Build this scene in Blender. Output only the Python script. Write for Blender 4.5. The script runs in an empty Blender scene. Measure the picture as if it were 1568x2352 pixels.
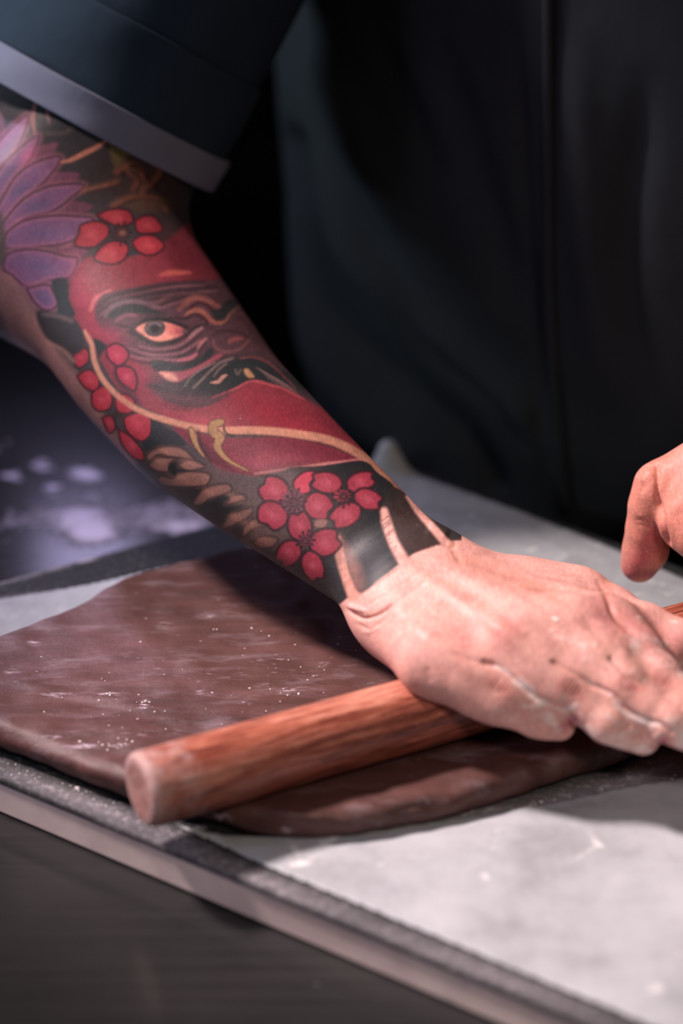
import bpy, bmesh, math, random
import numpy as np
from mathutils import Vector, Matrix

# ------------------------------------------------------------------ camera
FPX = 85.0 / 36.0 * 2352.0            # focal length in pixels of the 1568x2352 frame
CAM_H = 0.581
PITCH = math.radians(27.0)
SP, CP = math.sin(PITCH), math.cos(PITCH)
sc = bpy.context.scene
cam_d = bpy.data.cameras.new('camera')
cam_d.sensor_width = 36.0; cam_d.sensor_fit = 'AUTO'; cam_d.lens = 85.0
cam_d.clip_start = 0.05; cam_d.clip_end = 30
cam = bpy.data.objects.new('camera', cam_d); sc.collection.objects.link(cam)
cam.location = (0, 0, CAM_H)
cam.rotation_euler = (math.radians(90) - PITCH, 0, 0)
cam_d.dof.use_dof = True
cam_d.dof.focus_distance = 1.100
cam_d.dof.aperture_fstop = 3.0
sc.camera = cam
# ------------------------------------------------------------------ world, lamps, exposure
w = bpy.data.worlds.new('world'); sc.world = w; w.use_nodes = True
w.node_tree.nodes['Background'].inputs[0].default_value = (0.5, 0.65, 0.8, 1)
w.node_tree.nodes['Background'].inputs[1].default_value = 0.024
sc.view_settings.view_transform = 'Standard'; sc.view_settings.look = 'None'
sc.view_settings.gamma = 1.0; sc.view_settings.use_curve_mapping = False
sc.view_settings.exposure = -0.35

def lamp(name, loc, aim, sx, sy, power, col):
    l = bpy.data.lights.new(name, 'AREA'); l.shape = 'RECTANGLE'; l.size = sx; l.size_y = sy
    l.energy = power; l.color = col
    o = bpy.data.objects.new(name, l); sc.collection.objects.link(o)
    o.location = loc
    o.rotation_euler = (Vector(aim) - Vector(loc)).to_track_quat('-Z', 'Y').to_euler()
    return o
def spot(name, loc, aim, deg, blend, radius, power, col):
    l = bpy.data.lights.new(name, 'SPOT'); l.spot_size = math.radians(deg); l.spot_blend = blend
    l.shadow_soft_size = radius; l.energy = power; l.color = col
    o = bpy.data.objects.new(name, l); sc.collection.objects.link(o); o.location = loc
    o.rotation_euler = (Vector(aim) - Vector(loc)).to_track_quat('-Z', 'Y').to_euler()
    return o
spot('key_lamp', (-0.98, 1.24, 1.34), (0.14, 0.86, 0.02), 26, 1.0, 0.10, 350, (1.0, 0.81, 0.80))
lamp('violet_lamp', (-0.235, 1.98, 0.44), (-0.13, 1.13, 0.0), 0.08, 0.035, 0.30, (0.66, 0.58, 1.0))
spot('violet_table_fill', (-0.75, 1.85, 0.85), (-0.12, 1.11, -0.02), 20, 1.0, 0.05, 70, (0.72, 0.64, 1.0))  # added narrow spot that brightens the flour on the table
lamp('violet_side_lamp', (-0.95, 0.55, 0.60), (-0.15, 1.1, 0.15), 0.25, 0.25, 2.8, (0.70, 0.64, 1.0))
spot('front_lamp', (0.35, -0.35, 1.30), (0.12, 0.85, 0.0), 36, 1.0, 0.15, 52, (1.0, 0.82, 0.72))
spot('blue_jacket_fill', (-1.5, 1.18, 0.50), (0.05, 1.32, 0.30), 24, 0.8, 0.2, 110, (0.72, 0.86, 1.0))  # added fill for the left side of the jacket, no such lamp in the kitchen
# ------------------------------------------------------------------
# TATTOO INK: flat drawing on the skin, drawn as curves in the arm's
# own sheet of coordinates and baked to vertex colours of the arm
# ------------------------------------------------------------------
def s2l(c):
    c = np.asarray(c, float) / 255.0
    return np.where(c <= 0.04045, c / 12.92, ((c + 0.055) / 1.055) ** 2.4)

TX0, TY0, TW, TH = -160, 100, 1260, 1360

def cr(pts, closed=False, n=8):
    p = np.asarray(pts, float)
    N = len(p)
    if N < 3: return p
    out = []
    segs = N if closed else N - 1
    for i in range(segs):
        if closed:
            a, b, c, d = p[(i - 1) % N], p[i], p[(i + 1) % N], p[(i + 2) % N]
        else:
            a, b, c, d = p[max(i - 1, 0)], p[i], p[i + 1], p[min(i + 2, N - 1)]
        t = np.linspace(0, 1, n, endpoint=False)[:, None]
        out.append(0.5 * ((2 * b) + (c - a) * t + (2 * a - 5 * b + 4 * c - d) * t ** 2 + (3 * b - 3 * c + d - a) * t ** 3))
    r = np.concatenate(out)
    if not closed: r = np.vstack([r, p[-1:]])
    return r

class Ink:
    def __init__(self, base):
        self.c = np.zeros((TH, TW, 3), np.float32)
        self.c[:] = s2l(base)
    def _win(self, q, pad):
        x0 = int(max(q[:, 0].min() - pad - TX0, 0)); x1 = int(min(q[:, 0].max() + pad - TX0 + 1, TW))
        y0 = int(max(q[:, 1].min() - pad - TY0, 0)); y1 = int(min(q[:, 1].max() + pad - TY0 + 1, TH))
        if x1 <= x0 or y1 <= y0: return None
        X, Y = np.meshgrid(np.arange(x0, x1, dtype=np.float32) + TX0 + .5, np.arange(y0, y1, dtype=np.float32) + TY0 + .5)
        return x0, x1, y0, y1, X, Y
    def _dist(self, X, Y, q, w=None):
        best = np.full(X.shape, 1e9, np.float32)
        for i in range(len(q) - 1):
            ax, ay = q[i]; bx, by = q[i + 1]
            dx, dy = bx - ax, by - ay
            L = dx * dx + dy * dy + 1e-9
            t = np.clip(((X - ax) * dx + (Y - ay) * dy) / L, 0, 1)
            d = np.sqrt((X - ax - t * dx) ** 2 + (Y - ay - t * dy) ** 2)
            if w is not None: d = d - (w[i] + (w[i + 1] - w[i]) * t)
            best = np.minimum(best, d)
        return best
    def _mix(self, win, m, col):
        x0, x1, y0, y1 = win[:4]
        col = s2l(col) if not callable(col) else col(win[4], win[5])
        m = m[..., None]
        self.c[y0:y1, x0:x1] = self.c[y0:y1, x0:x1] * (1 - m) + col * m
    def stroke(self, pts, w, col, a=1.0, soft=2.0, smooth=True):
        q = cr(pts, n=6) if smooth else np.asarray(pts, float)
        if np.isscalar(w): ww = np.full(len(q), w / 2.0)
        else: ww = np.interp(np.linspace(0, 1, len(q)), np.linspace(0, 1, len(w)), np.asarray(w, float)) / 2.0
        win = self._win(q, ww.max() + soft + 1)
        if win is None: return
        d = self._dist(win[4], win[5], q, ww)
        self._mix(win, np.clip(0.5 - d / (2 * soft), 0, 1) * a, col)
    def fill(self, pts, col, a=1.0, soft=2.0, smooth=True, outline=None, ow=5, oa=.85):
        q = cr(pts, True, n=6) if smooth else np.asarray(pts, float)
        q = np.vstack([q, q[:1]])
        win = self._win(q, soft + 2)
        if win is None: return
        X, Y = win[4], win[5]
        ins = np.zeros(X.shape, bool)
        for i in range(len(q) - 1):
            ax, ay = q[i]; bx, by = q[i + 1]
            if ay == by: continue
            c = ((ay > Y) != (by > Y)) & (X < (bx - ax) * (Y - ay) / (by - ay) + ax)
            ins ^= c
        d = self._dist(X, Y, q)
        d = np.where(ins, -d, d)
        self._mix(win, np.clip(0.5 - d / (2 * soft), 0, 1) * a, col)
        if outline is not None:
            self.stroke(q, ow, outline, oa, 1.6, smooth=False)
    def glow(self, c, rx, ry, ang, col, a):
        """soft elliptical tint (shading inside the ink)"""
        cx, cy = c
        R = max(rx, ry) * 1.6
        win = self._win(np.array([[cx - R, cy - R], [cx + R, cy + R]]), 0)
        if win is None: return
        X, Y = win[4] - cx, win[5] - cy
        ca, sa = math.cos(math.radians(ang)), math.sin(math.radians(ang))
        u = (X * ca + Y * sa) / rx; v = (-X * sa + Y * ca) / ry
        self._mix(win, (np.exp(-(u * u + v * v) * 1.6) * a).astype(np.float32), col)

def z(o, s, L):   # points read off an enlarged detail -> sheet coordinates
    return [(o[0] + s * x, o[1] + s * y) for x, y in L]

SKIN = (208, 157, 146)
INK = (40, 40, 44); INK2 = (62, 58, 60); BRN = (92, 72, 68)
RED = (132, 50, 62); DRED = (92, 20, 32); PINK = (196, 78, 100)
CREAM = (200, 142, 118)

def paint_tattoo():
    k = Ink(SKIN)
    A = lambda L: z((0, 150), .3827, L)          # upper arm detail
    B = lambda L: z((0, 250), .19133, L)         # petals
    D = lambda L: z((100, 600), .3827, L)        # face
    E = lambda L: z((200, 630), .19133, L)       # eye
    F = lambda L: z((430, 630), .19133, L)       # whiskers
    G = lambda L: z((400, 900), .421, L)         # blossoms
    H = lambda L: z((330, 960), .19133, L)       # waves
    # ---- ground ink over the whole forearm
    k.fill([(-160, 100), (760, 100), (1100, 900), (1120, 1236), (1036, 1242), (1010, 1243), (951, 1270), (914, 1296), (817, 1359), (775, 1390), (700, 1460), (-160, 1460)], INK2, smooth=False, soft=2)
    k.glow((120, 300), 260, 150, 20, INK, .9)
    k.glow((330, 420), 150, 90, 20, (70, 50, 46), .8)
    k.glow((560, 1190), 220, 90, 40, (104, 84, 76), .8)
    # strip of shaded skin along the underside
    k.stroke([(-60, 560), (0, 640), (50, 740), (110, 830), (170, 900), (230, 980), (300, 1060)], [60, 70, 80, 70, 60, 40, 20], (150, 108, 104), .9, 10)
    # ---- petals of the purple bloom
    PU = (122, 82, 118); PB = (98, 80, 116); PK = (168, 102, 120); MV = (112, 66, 86)
    k.fill(B([(430, 460), (680, 400), (660, 520), (560, 590), (300, 700), (380, 560)]), MV, soft=3, outline=INK, ow=3, oa=.6)
    k.fill(B([(640, 760), (950, 770), (870, 880), (520, 930), (560, 860)]), MV, soft=3, outline=INK, ow=3, oa=.6)
    k.fill(B([(880, 1100), (1120, 1160), (980, 1260), (660, 1270), (720, 1190)]), MV, soft=3, outline=INK, ow=3, oa=.6)
    k.fill(B([(820, 1600), (1060, 1700), (920, 1800), (700, 1700)]), MV, soft=3, outline=INK, ow=3, oa=.6)
    petals = [
        [(-400, 900), (-300, 400), (-120, 120), (-40, 60), (10, 300), (-60, 620), (-250, 1000)],
        [(-300, 1100), (-60, 500), (40, 330), (320, 80), (300, 260), (180, 520), (-60, 900)],
        [(-300, 1300), (-40, 780), (160, 540), (450, 320), (420, 480), (330, 640), (60, 1000), (-200, 1300)],
        [(-200, 1500), (60, 1020), (200, 800), (430, 640), (720, 575), (640, 750), (480, 920), (200, 1160), (-50, 1450)],
        [(-100, 1600), (100, 1280), (300, 1070), (560, 940), (780, 905), (1010, 915), (880, 1040), (640, 1220), (300, 1320), (0, 1560)],
        [(40, 1640), (90, 1480), (300, 1340), (600, 1285), (900, 1290), (1130, 1330), (960, 1520), (760, 1620), (420, 1660), (120, 1680)],
        [(40, 1940), (80, 1760), (300, 1690), (560, 1710), (780, 1770), (930, 1800), (840, 2020), (600, 2060), (320, 2130), (140, 1990)],
        [(320, 2160), (560, 2110), (640, 2200), (690, 2350), (560, 2420), (420, 2330)],
    ]
    for i, P in enumerate(petals):
        q = B(P)
        k.fill(q, PU, soft=3)
        cx = sum(a for a, b in q) / len(q); cy = sum(b for a, b in q) / len(q)
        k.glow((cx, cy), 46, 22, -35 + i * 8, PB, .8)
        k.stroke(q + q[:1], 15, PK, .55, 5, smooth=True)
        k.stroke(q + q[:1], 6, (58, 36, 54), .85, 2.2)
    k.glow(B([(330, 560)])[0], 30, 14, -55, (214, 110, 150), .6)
    k.fill(B([(-120, 1300), (20, 1240), (60, 1500), (60, 1800), (-40, 1950), (-160, 1800)]), (78, 66, 60), soft=6)
    # fine stems and folds on the dark ground
    k.stroke(B([(420, -80), (395, 120), (420, 310)]), [4, 9, 5], (150, 100, 96), .9)
    k.stroke(B([(575, -60), (570, 60), (590, 170)]), [4, 9, 4], (130, 92, 90), .8)
    k.stroke(B([(740, 640), (860, 610), (1020, 530), (1180, 450), (1310, 350)]), [6, 10, 12, 10, 4], (188, 122, 102), .95)
    k.stroke(B([(1000, 990), (1130, 950), (1280, 920)]), 6, (120, 96, 88), .7)
    k.stroke(B([(560, 300), (760, 290), (880, 220)]), 8, (80, 74, 72), .7, 4)
    k.fill(A([(660, 450), (780, 490), (760, 560), (690, 610)]), (104, 88, 54), soft=5)
    for L in ([(700, 640), (780, 590), (850, 640), (840, 740)], [(850, 640), (880, 700), (860, 760)], [(930, 590), (960, 640), (900, 720)],
              [(680, 840), (800, 790), (950, 810), (1000, 860)], [(500, 750), (640, 720), (700, 700)], [(760, 620), (820, 680), (800, 740)]):
        k.stroke(A(L), 13, (150, 92, 70), .6, 6)
        k.stroke([(x + 9, y + 5) for x, y in A(L)], 5, (34, 26, 28), .8, 3)
    k.glow(A([(860, 840)])[0], 60, 20, 0, (120, 84, 58), .5)
    # ---- the red doll
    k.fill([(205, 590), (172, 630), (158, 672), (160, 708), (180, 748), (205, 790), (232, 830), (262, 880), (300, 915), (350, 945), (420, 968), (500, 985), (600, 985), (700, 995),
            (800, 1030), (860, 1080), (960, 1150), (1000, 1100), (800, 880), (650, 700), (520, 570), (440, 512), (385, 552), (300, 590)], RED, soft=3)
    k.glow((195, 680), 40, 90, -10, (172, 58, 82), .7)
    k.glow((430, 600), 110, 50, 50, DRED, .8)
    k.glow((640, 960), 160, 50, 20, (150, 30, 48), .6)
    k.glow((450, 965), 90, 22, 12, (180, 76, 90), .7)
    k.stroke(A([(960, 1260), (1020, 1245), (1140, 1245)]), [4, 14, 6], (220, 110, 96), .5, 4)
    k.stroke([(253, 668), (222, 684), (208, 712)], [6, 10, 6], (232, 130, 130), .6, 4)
    # face ground
    MAU = (84, 56, 64)
    k.fill([(238, 676), (270, 668), (314, 659), (360, 653), (406, 648), (483, 645), (560, 655), (760, 840), (740, 930), (700, 915), (643, 889), (594, 877), (559, 883),
            (521, 906), (483, 930), (437, 936), (391, 925), (352, 900), (330, 860), (318, 835), (290, 800), (255, 770), (232, 755), (218, 725), (222, 698)], MAU, soft=4)
    k.glow((320, 860), 42, 50, 40, (150, 52, 74), .8)
    k.glow((255, 770), 50, 26, 20, (160, 60, 84), .75)
    k.glow((440, 910), 80, 16, 5, (110, 62, 76), .9)
    k.glow((560, 740), 130, 60, 50, (74, 46, 50), .8)
    k.fill(F([(200, 990), (500, 970), (700, 960), (900, 960), (1200, 1200), (1500, 1500), (1180, 1380), (1000, 1320), (820, 1290), (700, 1310), (560, 1400), (300, 1470), (100, 1480), (-200, 1440), (-500, 1340), (-300, 1300), (-100, 1200)]), (60, 48, 52), soft=6)
    # brow furrows
    for L in ([(150, 380), (300, 270), (600, 190), (1000, 110), (1400, 90)], [(130, 470), (250, 370), (500, 290), (800, 230), (1300, 170), (1560, 150)],
              [(500, 310), (800, 290), (1100, 240), (1300, 200)], [(650, 330), (850, 360), (1050, 300), (1300, 240), (1500, 300)]):
        k.stroke(E(L), [4, 11, 12, 6], (44, 32, 38), .75, 4)
        k.stroke([(x, y + 9) for x, y in E(L)], 5, (138, 92, 96), .45, 3)
    k.fill(E([(240, 480), (310, 410), (440, 360), (560, 345), (680, 370), (820, 430), (960, 470), (820, 480), (640, 470), (480, 470), (400, 510), (330, 530), (270, 520)]), (34, 42, 44), soft=4)
    k.stroke(E([(220, 500), (290, 400), (450, 325), (650, 330), (850, 390)]), [8, 10, 7, 4], (132, 108, 120), .6, 4)
    k.stroke(E([(340, 580), (380, 530), (480, 490), (600, 500)]), [4, 8, 8, 4], (150, 92, 108), .7, 3)
    k.stroke(E([(330, 590), (420, 620), (520, 640)]), 5, (36, 30, 36), .7, 3)
    # eye
    k.fill(E([(500, 690), (620, 560), (760, 510), (920, 510), (1080, 560), (1220, 640), (1140, 740), (1000, 830), (820, 850), (660, 790)]), (44, 36, 42), .8, soft=7)
    k.fill(E([(585, 650), (680, 595), (800, 570), (950, 580), (1080, 620), (1190, 690), (1060, 760), (920, 800), (800, 795), (690, 740)]), (226, 150, 132), soft=3)
    k.glow(E([(1080, 680)])[0], 24, 16, 20, (170, 66, 84), .9)
    k.glow(E([(1000, 650)])[0], 14, 10, 20, (232, 124, 112), .8)
    k.glow(E([(1170, 690)])[0], 12, 14, 0, (60, 42, 50), .9)
    k.fill(E([(685, 660), (720, 580), (810, 555), (910, 580), (940, 650), (900, 720), (820, 750), (730, 730)]), (66, 62, 66), soft=2.5)
    k.stroke(E([(720, 660), (750, 600), (820, 585), (880, 610)]), 5, (130, 112, 114), .8, 2)
    k.fill(E([(760, 660), (780, 620), (830, 615), (870, 650), (850, 690), (790, 700)]), (26, 28, 30), soft=3)
    k.stroke(E([(580, 640), (660, 570), (800, 535), (950, 545), (1080, 590), (1200, 640)]), [3, 6, 8, 9, 6], (30, 28, 32), .9, 2)
    k.stroke(E([(520, 700), (640, 760), (780, 830), (900, 845), (1030, 820), (1150, 760), (1300, 640), (1420, 610)]), [4, 7, 8, 8, 8, 6, 4], (30, 28, 32), .85, 3)
    # pouches below the eye
    for j, L in enumerate(([(620, 860), (800, 900), (950, 890), (1100, 860), (1250, 760), (1380, 650)], [(500, 880), (700, 950), (900, 970), (1150, 930), (1350, 800)],
              [(480, 960), (650, 1010), (900, 1020), (1120, 1030), (1300, 980), (1350, 860), (1430, 770)])):
        k.stroke(E(L), [3, 7, 8, 7, 4], (150, 100, 108), .6, 3)
        k.stroke([(x, y + 9) for x, y in E(L)], [3, 7, 8, 7, 4], (40, 32, 38), .75, 3)
    k.stroke(E([(1230, 760), (1300, 690), (1380, 640)]), [4, 8, 5], (164, 122, 120), .8, 3)
    k.stroke(E([(1330, 880), (1360, 830), (1420, 780)]), [4, 9, 5], (170, 112, 110), .8, 3)
    k.stroke(E([(1100, 1030), (1220, 1010), (1310, 960)]), [4, 8, 5], (178, 98, 112), .8, 3)
    # snout swirls
    SW = (160, 96, 82)
    for L in ([(820, 370), (860, 330), (1000, 250), (1200, 230), (1400, 260), (1500, 330)],):
        k.stroke(E(L), 7, (110, 72, 72), .6, 4)
    k.stroke(E([(1100, 430), (1180, 350), (1280, 290), (1400, 300), (1520, 360), (1620, 400)]), [6, 14, 12, 12, 6], SW, .6, 4)
    k.stroke(E([(1180, 490), (1280, 440), (1380, 450), (1450, 520), (1540, 580), (1640, 560), (1700, 480)]), [6, 14, 14, 10, 10, 5], SW, .8, 3)
    k.stroke(E([(1240, 400), (1340, 340), (1460, 380), (1500, 430)]), 7, (70, 26, 34), .8, 3)
    k.stroke(E([(1000, 520), (1180, 530), (1300, 480), (1420, 540), (1440, 600)]), [4, 9, 9, 5], (52, 28, 34), .8, 3)
    k.fill(F([(290, 430), (380, 420), (440, 330), (560, 300), (600, 360), (520, 440), (470, 530), (370, 560), (310, 510)]), (38, 40, 40), soft=4)
    k.stroke(F([(480, 540), (520, 470), (640, 380)]), [7, 6, 3], (120, 88, 76), .7, 3)
    k.stroke(F([(540, 480), (640, 470), (760, 560), (830, 680)]), [4, 8, 6, 4], (104, 66, 66), .6, 4)
    k.stroke(F([(560, 560), (650, 600), (720, 690)]), 6, (96, 62, 62), .6, 4)
    k.stroke(F([(300, 760), (330, 860), (400, 920), (520, 930), (650, 880), (740, 790)]), [5, 7, 8, 6, 4], (124, 80, 80), .7, 3)
    k.stroke(F([(500, 820), (560, 780), (660, 770)]), [5, 12, 5], (150, 80, 82), .7, 4)
    k.stroke(F([(290, 770), (350, 700), (460, 680), (620, 700), (720, 760)]), [4, 8, 6, 4], (48, 32, 36), .7, 4)
    # mouth
    k.fill(E([(760, 1050), (860, 1030), (960, 1050), (1100, 1090), (1250, 1060), (1380, 990), (1440, 900), (1520, 900), (1480, 1000), (1380, 1080), (1200, 1140), (1050, 1170), (900, 1180), (800, 1140)]), (36, 42, 46), soft=4)
    k.fill(E([(870, 1180), (960, 1170), (1180, 1160), (1400, 1060), (1560, 960), (1620, 980), (1400, 1120), (1240, 1220), (1120, 1290), (1000, 1270)]), (150, 76, 88), soft=3)
    k.fill(E([(870, 1180), (960, 1175), (1040, 1200), (1090, 1270), (1000, 1275), (920, 1230)]), (212, 150, 134), soft=4)
    k.fill(E([(1100, 1310), (1240, 1230), (1400, 1140), (1560, 1060), (1800, 1010), (2100, 1010), (2400, 1180), (2600, 1370), (2300, 1340), (2050, 1290), (1900, 1310), (1700, 1400), (1500, 1450), (1320, 1400), (1150, 1360)]), (36, 42, 44), soft=5)
    for L, w in (([(1280, 1360), (1380, 1260), (1480, 1160), (1600, 1060), (1740, 1010)], 5), ([(-30, 1340), (30, 1250), (150, 1150), (330, 1060)], 3)):
        k.stroke(E(L) if w == 5 else F(L), w, (140, 118, 114), .7, 3)
    k.stroke(F([(290, 1300), (370, 1290), (430, 1230), (470, 1210)]), [4, 8, 8, 3], (190, 138, 126), .9, 2.5)
    k.stroke(F([(320, 1220), (380, 1140), (470, 1070)]), 4, (130, 110, 106), .7, 3)
    k.stroke(F([(580, 1150), (600, 1200), (640, 1150)]), 4, (120, 104, 100), .7, 3)
    k.fill(F([(680, 1150), (730, 1140), (800, 1230), (720, 1230)]), (184, 138, 100), soft=3)
    for i in range(9):
        x0 = 830 + i * 36; y0 = 1120 + i * 20
        k.stroke(F([(x0, y0), (x0 + 90, y0 + 60), (x0 + 150 + i * 8, y0 + 150)]), [2, 4, 2], (128, 100, 98), .55, 2)
    k.stroke(F([(640, 1010), (780, 990), (920, 1030), (1060, 1130), (1300, 1370)]), [3, 6, 6, 3], (120, 64, 70), .8, 3)
    k.stroke(F([(300, 1480), (560, 1380), (740, 1290), (860, 1290), (1000, 1330), (1150, 1370), (1400, 1500)]), [3, 5, 7, 6, 3], (196, 84, 92), .7, 2.5)
    for j in range(7):    # combed chin shading
        y = 1380 + j * 36
        k.stroke(E([(860 + j * 14, y), (1150, y + 30), (1450, y + 10 - j * 6), (1700, y - 60 - j * 12)]), 3, (46, 34, 42), .5, 2)
    # dark corner and petals beside the pale band
    k.fill(E([(70, 780), (150, 790), (230, 860), (180, 950), (140, 1000), (100, 900)]), (36, 42, 44), soft=3)
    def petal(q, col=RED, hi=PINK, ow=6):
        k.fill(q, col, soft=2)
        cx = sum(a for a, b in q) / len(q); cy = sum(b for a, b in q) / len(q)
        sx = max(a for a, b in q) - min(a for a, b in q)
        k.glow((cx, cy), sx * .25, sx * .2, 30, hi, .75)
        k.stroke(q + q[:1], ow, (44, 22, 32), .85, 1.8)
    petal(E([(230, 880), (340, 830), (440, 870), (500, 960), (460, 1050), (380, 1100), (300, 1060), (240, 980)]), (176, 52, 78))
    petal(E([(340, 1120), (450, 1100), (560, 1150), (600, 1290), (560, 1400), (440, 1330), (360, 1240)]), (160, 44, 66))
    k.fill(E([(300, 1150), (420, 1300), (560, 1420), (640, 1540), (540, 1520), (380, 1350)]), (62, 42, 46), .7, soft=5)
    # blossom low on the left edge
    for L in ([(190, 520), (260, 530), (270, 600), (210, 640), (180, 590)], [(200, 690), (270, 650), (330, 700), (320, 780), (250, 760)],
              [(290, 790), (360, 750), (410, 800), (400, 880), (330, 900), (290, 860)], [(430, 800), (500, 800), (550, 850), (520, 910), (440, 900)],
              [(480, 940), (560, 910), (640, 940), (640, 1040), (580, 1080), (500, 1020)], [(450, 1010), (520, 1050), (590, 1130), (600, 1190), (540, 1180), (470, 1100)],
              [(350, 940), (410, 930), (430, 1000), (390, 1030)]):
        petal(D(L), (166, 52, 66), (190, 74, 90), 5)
    k.glow(D([(440, 925)])[0], 18, 12, 0, (60, 40, 40), .9)
    # black gap + waves of brown foam
    k.fill(H([(100, 30), (190, 30), (260, 110), (420, 200), (500, 330), (300, 320), (150, 340), (30, 400), (-20, 300), (80, 220)]), (36, 40, 42), soft=3)
    WV = (136, 98, 88)
    waves = [[(30, 450), (130, 370), (300, 335), (460, 360), (560, 440), (620, 520), (430, 480), (300, 470), (180, 440), (60, 520)],
             [(60, 560), (150, 480), (280, 470), (400, 490), (320, 540), (300, 640), (200, 650), (100, 620)],
             [(400, 570), (500, 510), (620, 510), (740, 580), (640, 620), (520, 640)],
             [(150, 740), (220, 690), (340, 720), (460, 650), (640, 640), (800, 680), (760, 800), (600, 830), (400, 830), (240, 820)],
             [(580, 1000), (680, 880), (820, 810), (1000, 790), (1060, 860), (960, 920), (800, 970), (700, 1040), (600, 1060)],
             [(980, 1040), (1060, 940), (1180, 910), (1230, 980), (1120, 1010), (1040, 1040)],
             [(920, 1310), (1020, 1180), (1180, 1100), (1320, 1080), (1260, 1190), (1100, 1280), (980, 1340)],
             [(1170, 1440), (1200, 1310), (1320, 1210), (1460, 1220), (1480, 1290), (1320, 1330), (1240, 1400)],
             [(1300, 1500), (1420, 1420), (1600, 1440), (1560, 1540), (1400, 1570)]]
    for w in waves:
        k.fill(H(w), WV, soft=4); q = H(w); k.stroke(q + q[:1], 6, (34, 28, 30), .8, 2.6)
        cx = sum(a for a, b in q) / len(q); cy = sum(b for a, b in q) / len(q)
        k.glow((cx - 6, cy - 6), 22, 10, 20, (172, 126, 112), .5)
    k.fill(H([(680, 1050), (800, 990), (940, 930), (1030, 950), (960, 1050), (1200, 1040), (1180, 1080), (1020, 1160), (900, 1300), (760, 1220), (640, 1120)]), (34, 38, 40), soft=4)
    k.fill(H([(380, 850), (560, 830), (700, 850), (640, 940), (560, 1040), (420, 940)]), (48, 42, 42), soft=5)
    k.fill(H([(300, 560), (400, 530), (400, 600), (540, 630), (420, 650), (370, 700), (300, 640)]), (34, 36, 38), soft=3)
    k.fill(H([(1040, 1340), (1160, 1280), (1180, 1340), (1160, 1460), (1080, 1420)]), (44, 38, 40), soft=4)
    # ---- lower red skirt of the doll
    k.fill(G([(-10, 190), (60, 190), (160, 230), (300, 250), (600, 250), (800, 290), (930, 330), (1030, 375), (900, 390), (780, 404), (560, 440), (450, 458), (330, 440), (240, 410), (150, 340), (60, 260)]), (122, 44, 60), soft=3)
    k.glow(G([(520, 380)])[0], 110, 26, -6, (156, 62, 80), .8)
    k.glow(G([(760, 310)])[0], 90, 20, 10, (110, 38, 52), .7)
    k.fill(G([(60, 230), (140, 260), (220, 330), (330, 420), (430, 450), (300, 430), (190, 370), (110, 300)]), (92, 34, 46), soft=4)
    for i in range(14):
        x = 330 + i * 30
        k.stroke(G([(x, 290 + i), (x + 20, 360), (x + 60, 430 - i * 3)]), 2.2, (96, 38, 54), .35, 2)
    # pale bands
    k.stroke([(194, 762), (210, 790), (217, 830), (235, 870), (266, 905), (306, 935), (350, 955), (400, 970), (450, 982), (500, 988), (560, 988), (620, 990), (690, 998), (760, 1012), (820, 1040),
              (862, 1072), (905, 1115), (950, 1165), (990, 1210), (1036, 1250)], [9, 11, 12, 13, 15, 17, 18, 19, 19, 17, 15], CREAM, 1, 3)
    k.stroke(G([(440, 446), (640, 418), (830, 392), (1025, 366)]), [4, 6, 6, 4], (196, 128, 124), .9, 2.4)
    k.stroke(G([(470, 462), (600, 452), (700, 428), (1030, 384)]), 4, (26, 26, 28), .9, 2)
    # olive scrolls
    for L, w in (([(90, 205), (105, 240), (120, 290), (160, 350)], [9, 14, 10, 4]), ([(255, 165), (215, 180), (215, 220), (250, 250), (235, 300), (290, 370), (400, 430)], [14, 18, 20, 20, 16, 8, 3])):
        k.stroke(G(L), [x + 5 for x in w], (40, 30, 28), .8, 2)
        k.stroke(G(L), w, (166, 128, 88), 1, 2.5)
    k.stroke(G([(270, 190), (275, 215), (300, 235), (325, 240)]), 5, (40, 30, 28), .9, 2)
    k.stroke(G([(130, 210), (150, 300), (200, 380)]), 6, (50, 28, 34), .8, 3)
    # ---- black panels toward the wrist
    K = (34, 37, 40)
    k.fill(G([(600, 440), (820, 405), (1030, 378), (1110, 440), (1200, 520), (1150, 600), (1135, 650), (1160, 790), (1222, 925), (1205, 955), (1100, 1040), (1050, 1080), (1000, 1090), (960, 980), (890, 800), (850, 700)]), K, soft=2.5)
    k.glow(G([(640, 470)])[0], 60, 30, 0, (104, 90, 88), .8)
    k.fill(G([(885, 800), (905, 790), (960, 860), (1010, 950), (1035, 1060), (985, 1092), (950, 1010)]), (150, 112, 104), .75, soft=12)
    k.fill(G([(1150, 600), (1190, 520), (1270, 560), (1350, 650), (1452, 812), (1420, 840), (1340, 868), (1300, 880), (1262, 862), (1215, 770)]), (64, 50, 46), soft=2.5)
    k.glow(G([(1180, 560)])[0], 22, 30, 0, (40, 40, 40), .8)
    k.stroke(G([(1145, 650), (1160, 720), (1195, 820), (1250, 920)]), [18, 24, 24, 28], SKIN, 1, 3.5)
    k.stroke(G([(1270, 570), (1330, 650), (1400, 730), (1480, 820)]), [8, 16, 18, 22], SKIN, 1, 3)
    k.fill(G([(1420, 690), (1460, 730), (1518, 790), (1510, 815), (1465, 765)]), (60, 52, 46), soft=3)
    k.fill(G([(470, 870), (560, 880), (700, 900), (810, 900), (880, 890), (905, 1000), (945, 1105), (890, 1165), (820, 1230), (700, 1200), (520, 1000)]), (42, 43, 45), soft=2.5)
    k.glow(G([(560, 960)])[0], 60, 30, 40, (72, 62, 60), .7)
    k.stroke(G([(895, 800), (905, 900), (935, 1010), (975, 1110)]), [14, 22, 20, 26], (206, 150, 134), 1, 3.5)
    # thin grey lines across the black panels
    rs = np.random.RandomState(4)
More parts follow.
